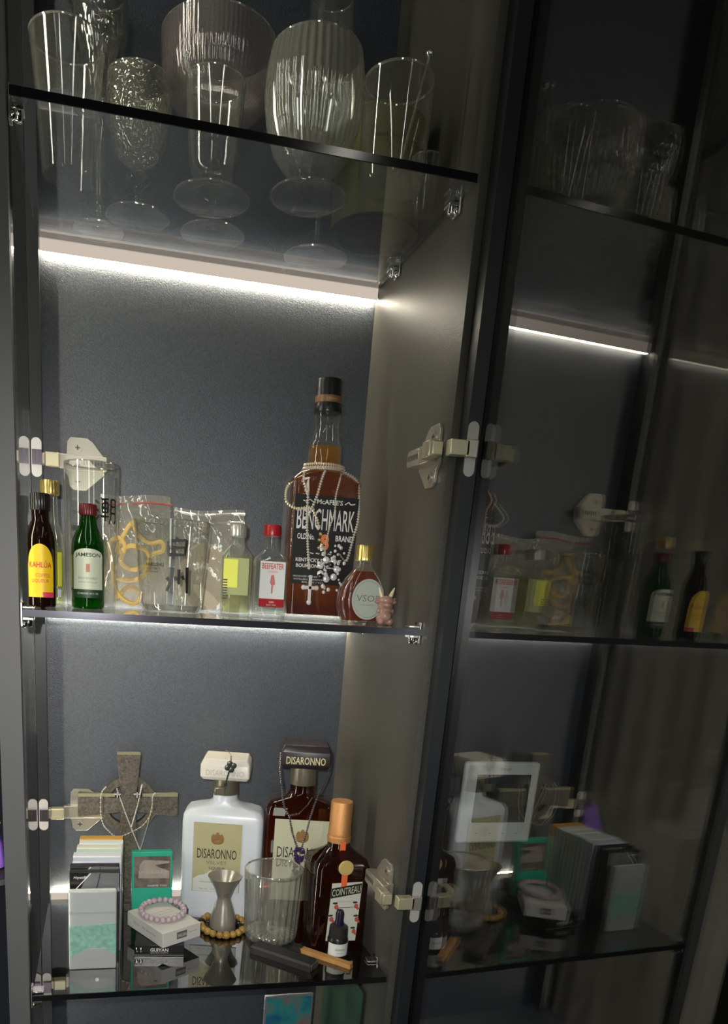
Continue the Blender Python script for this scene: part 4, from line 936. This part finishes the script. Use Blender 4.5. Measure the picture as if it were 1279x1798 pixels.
# key necklace on the white cap
yk = 0.200; org = (0.289, yk, ZL)
t = thing('key_pendant', 'dark key pendant necklace hung on the white cap', 'necklace', org)
mb = MB(); mb.chain([at(a, b, q) - Vector(org) for a, b, q in ((396, 1317, 0.212), (402, 1320, 0.206), (406, 1326, 0.1985), (406, 1336, yk), (404, 1342, yk))], 0.0010, 0.0028)
mb.chain([at(a, b, q) - Vector(org) for a, b, q in ((396, 1382, 0.2195), (390, 1388, 0.220), (384, 1390, 0.224))], 0.0022, 0.004)
obj('chain', mb, BRONZE, t)
mb = MB(); q = at(405, 1346, yk) - Vector(org)
for a in (0.3, 0.3 + PI / 2, 0.3 + PI, 0.3 + 3 * PI / 2): mb.ball((q.x + 0.005 * math.cos(a), -0.001, q.z + 0.005 * math.sin(a)), 0.0048, 12, 8, sc=(1, .3, 1))
q2 = at(395, 1380, yk + .006) - Vector(org); mb.tube([(q.x, -0.001, q.z), q2], 0.0013, 6); mb.box(q2.x - 0.002, q2.x + 0.004, q2.y - 0.001, q2.y + 0.001, q2.z - 0.001, q2.z + 0.005)
obj('key', mb, pm('oxidised_key', (0.10, 0.12, 0.11), 0.35, metal=0.7), t)
obj('clasp', MB().box(*(lambda p: (p.x - .009, p.x + .009, p.y - .002, p.y + .002, p.z - .007, p.z + .007))(at(386, 1389, 0.218) - Vector(org))), BRONZE, t, bev=0.002)

# black square bottle
rz = -0.20
t, c, hx, hy = square_big('liqueur_bottle', 'dark amber square liqueur bottle with black cap and ivory label', 0.4120, 0.222, rz, DAMBER, CARBON, BRONZE, hx=0.0560)
t.scale = (1.03, 1, 1.105)
text('DISARONNO', 0.060, 0.011, GOLDI, c, 0.0, -0.0354, 0.250, bold=0.01)
l = obj('label', MB().box(-0.041, 0.047, -hy - 0.0014, -hy - 0.0004, 0.036, 0.162), IVORY, t)
y = -hy - 0.0018
text('DISARONNO', 0.076, 0.0165, INK, l, 0.003, y, 0.112, bold=0.002)
text('ORIGINALE', 0.036, 0.0035, GREYI, l, 0.003, y, 0.099)
crest(l, 0.003, y, 0.137, BROWNI)
obj('liquid', MB().loft([(0.1755, hx * .93, hy * .90, 0.010), (0.183, hx * .84, hy * .82, 0.012), (0.1865, hx * .70, hy * .70, 0.014)], 6), AMBERN, t)  # shoulder slab in paler colour, paints in the light glowing through
# chain on it
yk = 0.1740; org = (0.405, yk, ZL)
t = thing('chain_necklace', 'dark chain necklace with a purple crystal drop over the black capped bottle', 'necklace', org)
mb = MB()
mb.chain([at(a, b, q + 0.024) - Vector(org) for a, b, q in ((577, 1322, .170), (581, 1345, .158), (574, 1366, .152), (562, 1390, .150), (553, 1412, .1495), (545, 1436, .1495), (537, 1466, .1495), (528, 1494, .1495))], 0.0014, 0.0034)
mb.chain([at(a, b, q + 0.024) - Vector(org) for a, b, q in ((494, 1321, .178), (492, 1350, .162), (495, 1378, .154), (497, 1402, .152), (500, 1420, .1525), (508, 1432, .152), (513, 1460, .150), (519, 1480, .1495), (525, 1496, .1495))], 0.0014, 0.0034)
mb.chain([at(a, b, q + 0.024) - Vector(org) for a, b, q in ((508, 1432, .151), (525, 1429, .150), (540, 1414, .1495), (549, 1400, .1495))], 0.0014, 0.0034)
mb.chain([at(a, b, q + 0.024) - Vector(org) for a, b, q in ((495, 1318, .182), (508, 1311, .184), (530, 1314, .178), (552, 1318, .174), (574, 1321, .171))], 0.0018, 0.004)
obj('chain', mb, DCHAIN, t)
mb = MB(); rnd = random.Random(9)
for k in range(44):
    v = rnd.random(); x = 525 + rnd.uniform(-9, 9) * math.sin(PI * min(1, 0.15 + v * 0.9)); q = at(x, 1488 + 32 * v, 0.1730) - Vector(org); mb.ball((q.x, q.y - rnd.random() * 0.003, q.z), rnd.uniform(0.0016, 0.003), 6, 4)
obj('crystal_drop', mb, PURP, t)
# ribbed whisky tumbler
t = thing('whisky_tumbler', 'clear ribbed whisky tumbler in front of the square bottles', 'glass', (0.3540, 0.141, ZL)); t.scale = (0.96, 0.96, 0.97)
obj('body', MB().lathe(vessel([(0.036, 0), (0.040, 0.003), (0.0425, 0.010), (0.0485, 0.119)], 0.0035, 0.012), 384, rib=24, amp=0.034, rr=(0.003, 0.108)), RIBG, t, ang=1.4)
obj('base', MB().lathe([(0.0002, 0.001), (0.036, 0.002), (0.039, 0.012), (0.025, 0.017), (0.0002, 0.014)], 96, rib=24, amp=0.04), glass('thick_glass_base', (0.8, 0.8, 0.78), 0.22, haze=0.10, hcol=(.8, .8, .75), pw=1.6), t)
obj('rim', MB().tube([(0.0468 * math.cos(2 * PI * i / 72), 0.0468 * math.sin(2 * PI * i / 72), 0.119) for i in range(72)], 0.0017, 8, closed=True), RIMG, t)

# orange liqueur bottle
t = thing('orange_liqueur_bottle', 'dark square liqueur bottle with copper cap, orange ribbon and white label', 'bottle', (0.4470, 0.120, ZL), 0.03)
hx, hy = 0.0435, 0.036
obj('body', MB().loft([(0, hx * .95, hy * .95, 0.010), (0.003, hx, hy, 0.011), (0.134, hx, hy, 0.011), (0.143, hx * .94, hy * .94, 0.014), (0.149, hx * .72, hy * .80, 0.020), (0.155, 0.024, 0.022, 0.020), (0.160, 0.018, 0.018, 0.018), (0.172, 0.0165, 0.0165, 0.0165)], 8), glass('dark_orange_brown_glass', (0.22, 0.07, 0.02), 0.06, haze=0.45, hcol=(0.022, 0.006, 0.004), tl=0.1, tcol=(0.8, 0.2, 0.02), pw=4.5), t)
obj('cap', MB().lathe([(0.0002, 0.168), (0.0182, 0.168), (0.0184, 0.176), (0.0170, 0.178), (0.0177, 0.182), (0.0169, 0.184), (0.0174, 0.187), (0.0168, 0.189), (0.0168, 0.228), (0.0158, 0.231), (0.0002, 0.231)], 48), COPPER, t)
obj('ribbon', MB().box(-0.0042, 0.0048, -0.0190, -0.0182, 0.152, 0.172).add([(-0.0042, -0.0190, 0.152), (0.0048, -0.0190, 0.152), (0.0048, -hy - 0.001, 0.138), (-0.0042, -hy - 0.001, 0.138)], [(0, 3, 2, 1), (0, 1, 2, 3)]).box(-0.0042, 0.0048, -hy - 0.0016, -hy - 0.0006, 0.095, 0.1385), ORIB, t)
obj('wax_seal', MB().prism([(0.0005 + 0.0118 * math.cos(a), 0.138 + 0.0118 * math.sin(a)) for a in [2 * PI * i / 24 for i in range(24)]], -hy - 0.005, -hy - 0.0016), WAX, t, bev=0.001)
l = obj('label', MB().prism([(-0.018, 0.006), (0.030, 0.004), (0.033, 0.101), (-0.015, 0.100)], -hy - 0.0012, -hy - 0.0004), pm('white_floral_label', (0.66, 0.68, 0.60), 0.5), t, loc=(-0.003, 0, 0.013))
y = -hy - 0.0016
obj('banner', MB().prism([(-0.0160, 0.076), (0.0315, 0.083), (0.0322, 0.099), (-0.0153, 0.092)][::1], y - 0.0001, y + 0.0003), INK, l)
text('COINTREAU', 0.045, 0.0115, IVORY, l, 0.0080, y - 0.0004, 0.0875, slope=0.13, bold=0.01)
text('ORANGE LIQUEUR', 0.030, 0.003, pm('rose_ink', (0.60, 0.30, 0.26), 0.5), l, 0.009, y, 0.070)
obj('inner_frame', MB().box(-0.004, 0.022, y, y + 0.0003, 0.060, 0.0606), INK, l)
rnd = random.Random(5)
for (x, z) in ((-0.006, 0.062), (0.026, 0.062), (-0.012, 0.042), (0.029, 0.040), (-0.008, 0.022), (0.026, 0.020)):
    obj('fruit_print', MB().ball((x, y, z), 0.0034, 10, 6, sc=(1, .08, 1.2)).ball((x + 0.003, y, z - 0.004), 0.0022, 8, 6, sc=(1, .08, 1)), pm('fruit_red', (0.55, 0.10, 0.08), 0.5) if x == -0.006 else bpy.data.materials['fruit_red'], l)
    obj('leaf_print', MB().ball((x - 0.002, y, z + 0.006), 0.0035, 8, 6, sc=(1.2, .08, .5)), DGREEN, l)
# dropper bottle
t = thing('dropper_bottle', 'small black dropper bottle with white label in front of the copper capped bottle', 'dropper bottle', (0.4430, 0.073, ZL)); t.scale = (0.96, 0.96, 0.96)
obj('bottle_body', MB().lathe([(0.0002, 0), (0.0150, 0), (0.0162, 0.002), (0.0162, 0.030), (0.0140, 0.034), (0.0002, 0.034)], 40), BLACKP, t)
obj('collar', MB().lathe([(0.0002, 0.033), (0.0145, 0.033), (0.0148, 0.034), (0.0142, 0.050), (0.0085, 0.053), (0.0002, 0.053)], 60, rib=28, amp=0.015), BLACKM, t)
obj('rubber_bulb', MB().lathe([(0.0075, 0.052), (0.0078, 0.056), (0.0064, 0.060), (0.0068, 0.072), (0.0050, 0.077), (0.0002, 0.0785)], 32), pm('dark_blue_rubber', (0.012, 0.010, 0.03), 0.25), t)
l = obj('label', MB().arc(0.0166, 0.005, 0.0255, -1.3, 1.3, 24), WPAPER, t)
text('absinthe', 0.017, 0.0042, GREYI, l, 0, 0, 0.0168, R=0.0169, shear=0.3)
text('bitters 10 ml', 0.011, 0.0018, GREYI, l, 0, 0, 0.011, R=0.0169)
# black stick case and wood stick
def stick(name, label, cat, pa, pb, wdt, hgt, mat, parts=None):
    a = Vector(pa); b = Vector(pb); d = b - a; L = d.length; rz = math.atan2(d.y, d.x)
    t = thing(name, label, cat, ((a.x + b.x) / 2, (a.y + b.y) / 2, ZL), rz); return t, L
t, L = stick('slim_case', 'black slim flat case lying in front of the ribbed tumbler', 'case', (0.3200, 0.102, 0), (0.3960, 0.032, 0), 0, 0, None)
obj('case_body', MB().loft([(0, L / 2, 0.0130, 0.002), (0.009, L / 2, 0.0130, 0.003), (0.012, L / 2 - 0.002, 0.0105, 0.003)], 4), BLACKM, t)
obj('end_cap', MB().box(L / 2 - 0.003, L / 2 + 0.0012, -0.011, 0.011, 0.001, 0.0105), pm('dark_grey_end', (0.07, 0.07, 0.065), 0.35), t, bev=0.001)
t, L = stick('wooden_stick', 'short pale wooden stick with a charred end beside the black case', 'stick', (0.3900, 0.090, 0), (0.4530, 0.030, 0), 0, 0, None)
obj('stick_body', MB().loft([(0.0, L / 2, 0.0055, 0.001), (0.007, L / 2 - 0.001, 0.0050, 0.0015)], 3), WOOD, t)
obj('charred_end', MB().loft([(0.0001, 0.010, 0.0060, 0.002, -L / 2 - 0.004, 0), (0.0075, 0.008, 0.0050, 0.002, -L / 2 - 0.004, 0)], 3), pm('char_black', (0.02, 0.016, 0.013), 0.8, bump=1, bscale=400), t)

# holographic card and painted teal reflection under the lower shelf
def holo(name):
    m, nt, out = _mat(name); b = N(nt, 'ShaderNodeBsdfPrincipled'); b.inputs['Roughness'].default_value = 0.28; b.inputs['Metallic'].default_value = 0.4
    tc = N(nt, 'ShaderNodeTexCoord'); nz = N(nt, 'ShaderNodeTexNoise'); nz.inputs['Scale'].default_value = 22; nt.links.new(tc.outputs['Object'], nz.inputs['Vector'])
    cr = N(nt, 'ShaderNodeValToRGB'); e = cr.color_ramp.elements; e[0].position = 0.3; e[0].color = (0.02, 0.05, 0.35, 1); e[1].position = 0.7; e[1].color = (0.35, 0.18, 0.15, 1)
    x = e.new(0.5); x.color = (0.05, 0.35, 0.38, 1); nt.links.new(nz.outputs[0], cr.inputs[0]); nt.links.new(cr.outputs[0], b.inputs['Base Color']); nt.links.new(b.outputs[0], out.inputs[0]); return m
t = thing('trading_card', 'iridescent blue card in a clear sleeve below the lower shelf', 'card', (0.4100, 0.200, ZB + 0.0003))
obj('sleeve', MB().box(-0.0435, 0.0435, -0.002, 0.002, 0, 0.170), HOLO_E, t, bev=0.001)
obj('card_print', MB().box(-0.040, 0.040, -0.0026, -0.0021, 0.004, 0.165), holo('holographic_foil'), t)

t = thing('painted_reflection', 'teal sheet imitating a reflection on the right side panel below the lower shelf', 'card', (0.4940, 0.175, ZB + 0.0003))
obj('sheet', MB().box(-0.0008, 0.0008, -0.100, 0.090, 0, 0.240), pm('teal_reflection_paint', (0.045, 0.095, 0.070), 0.4, metal=0.2, vary=0.5, vscale=14), t)  # coloured sheet painted in place of the teal reflection on the panel
# purple pouch on a slim stand beyond the left glass side
t = thing('side_table', 'slim dark side table beyond the left glass, holding the purple pouch', 'table', (-0.110, 0.385, FLOOR))
obj('table_top', MB().lathe([(0.0002, 0.835), (0.075, 0.835), (0.075, 0.845), (0.0002, 0.845)], 40), BLACKM, t)
obj('leg', MB().lathe([(0.0002, 0.0), (0.06, 0.0), (0.06, 0.008), (0.010, 0.014), (0.010, 0.835), (0.0002, 0.835)], 24), BLACKM, t)
t = thing('cloth_pouch', 'purple cloth pouch with a yellow tie, mirrored in the open glass door', 'pouch', (-0.110, 0.385, FLOOR + 0.8452))
obj('pouch_body', MB().loft([(0, 0.030, 0.018, 0.012), (0.004, 0.036, 0.022, 0.014), (0.045, 0.032, 0.020, 0.014), (0.072, 0.020, 0.013, 0.010), (0.086, 0.013, 0.010, 0.009), (0.092, 0.017, 0.012, 0.009)], 6), pm('purple_cloth', (0.22, 0.10, 0.55), 0.7, bump=0.6, bscale=60), t)
obj('tie', MB().tube([(0.014, 0.012, 0.078), (0.026, 0.012, 0.074)], 0.0035, 8), pm('yellow_tie', (0.9, 0.8, 0.2), 0.5), t)
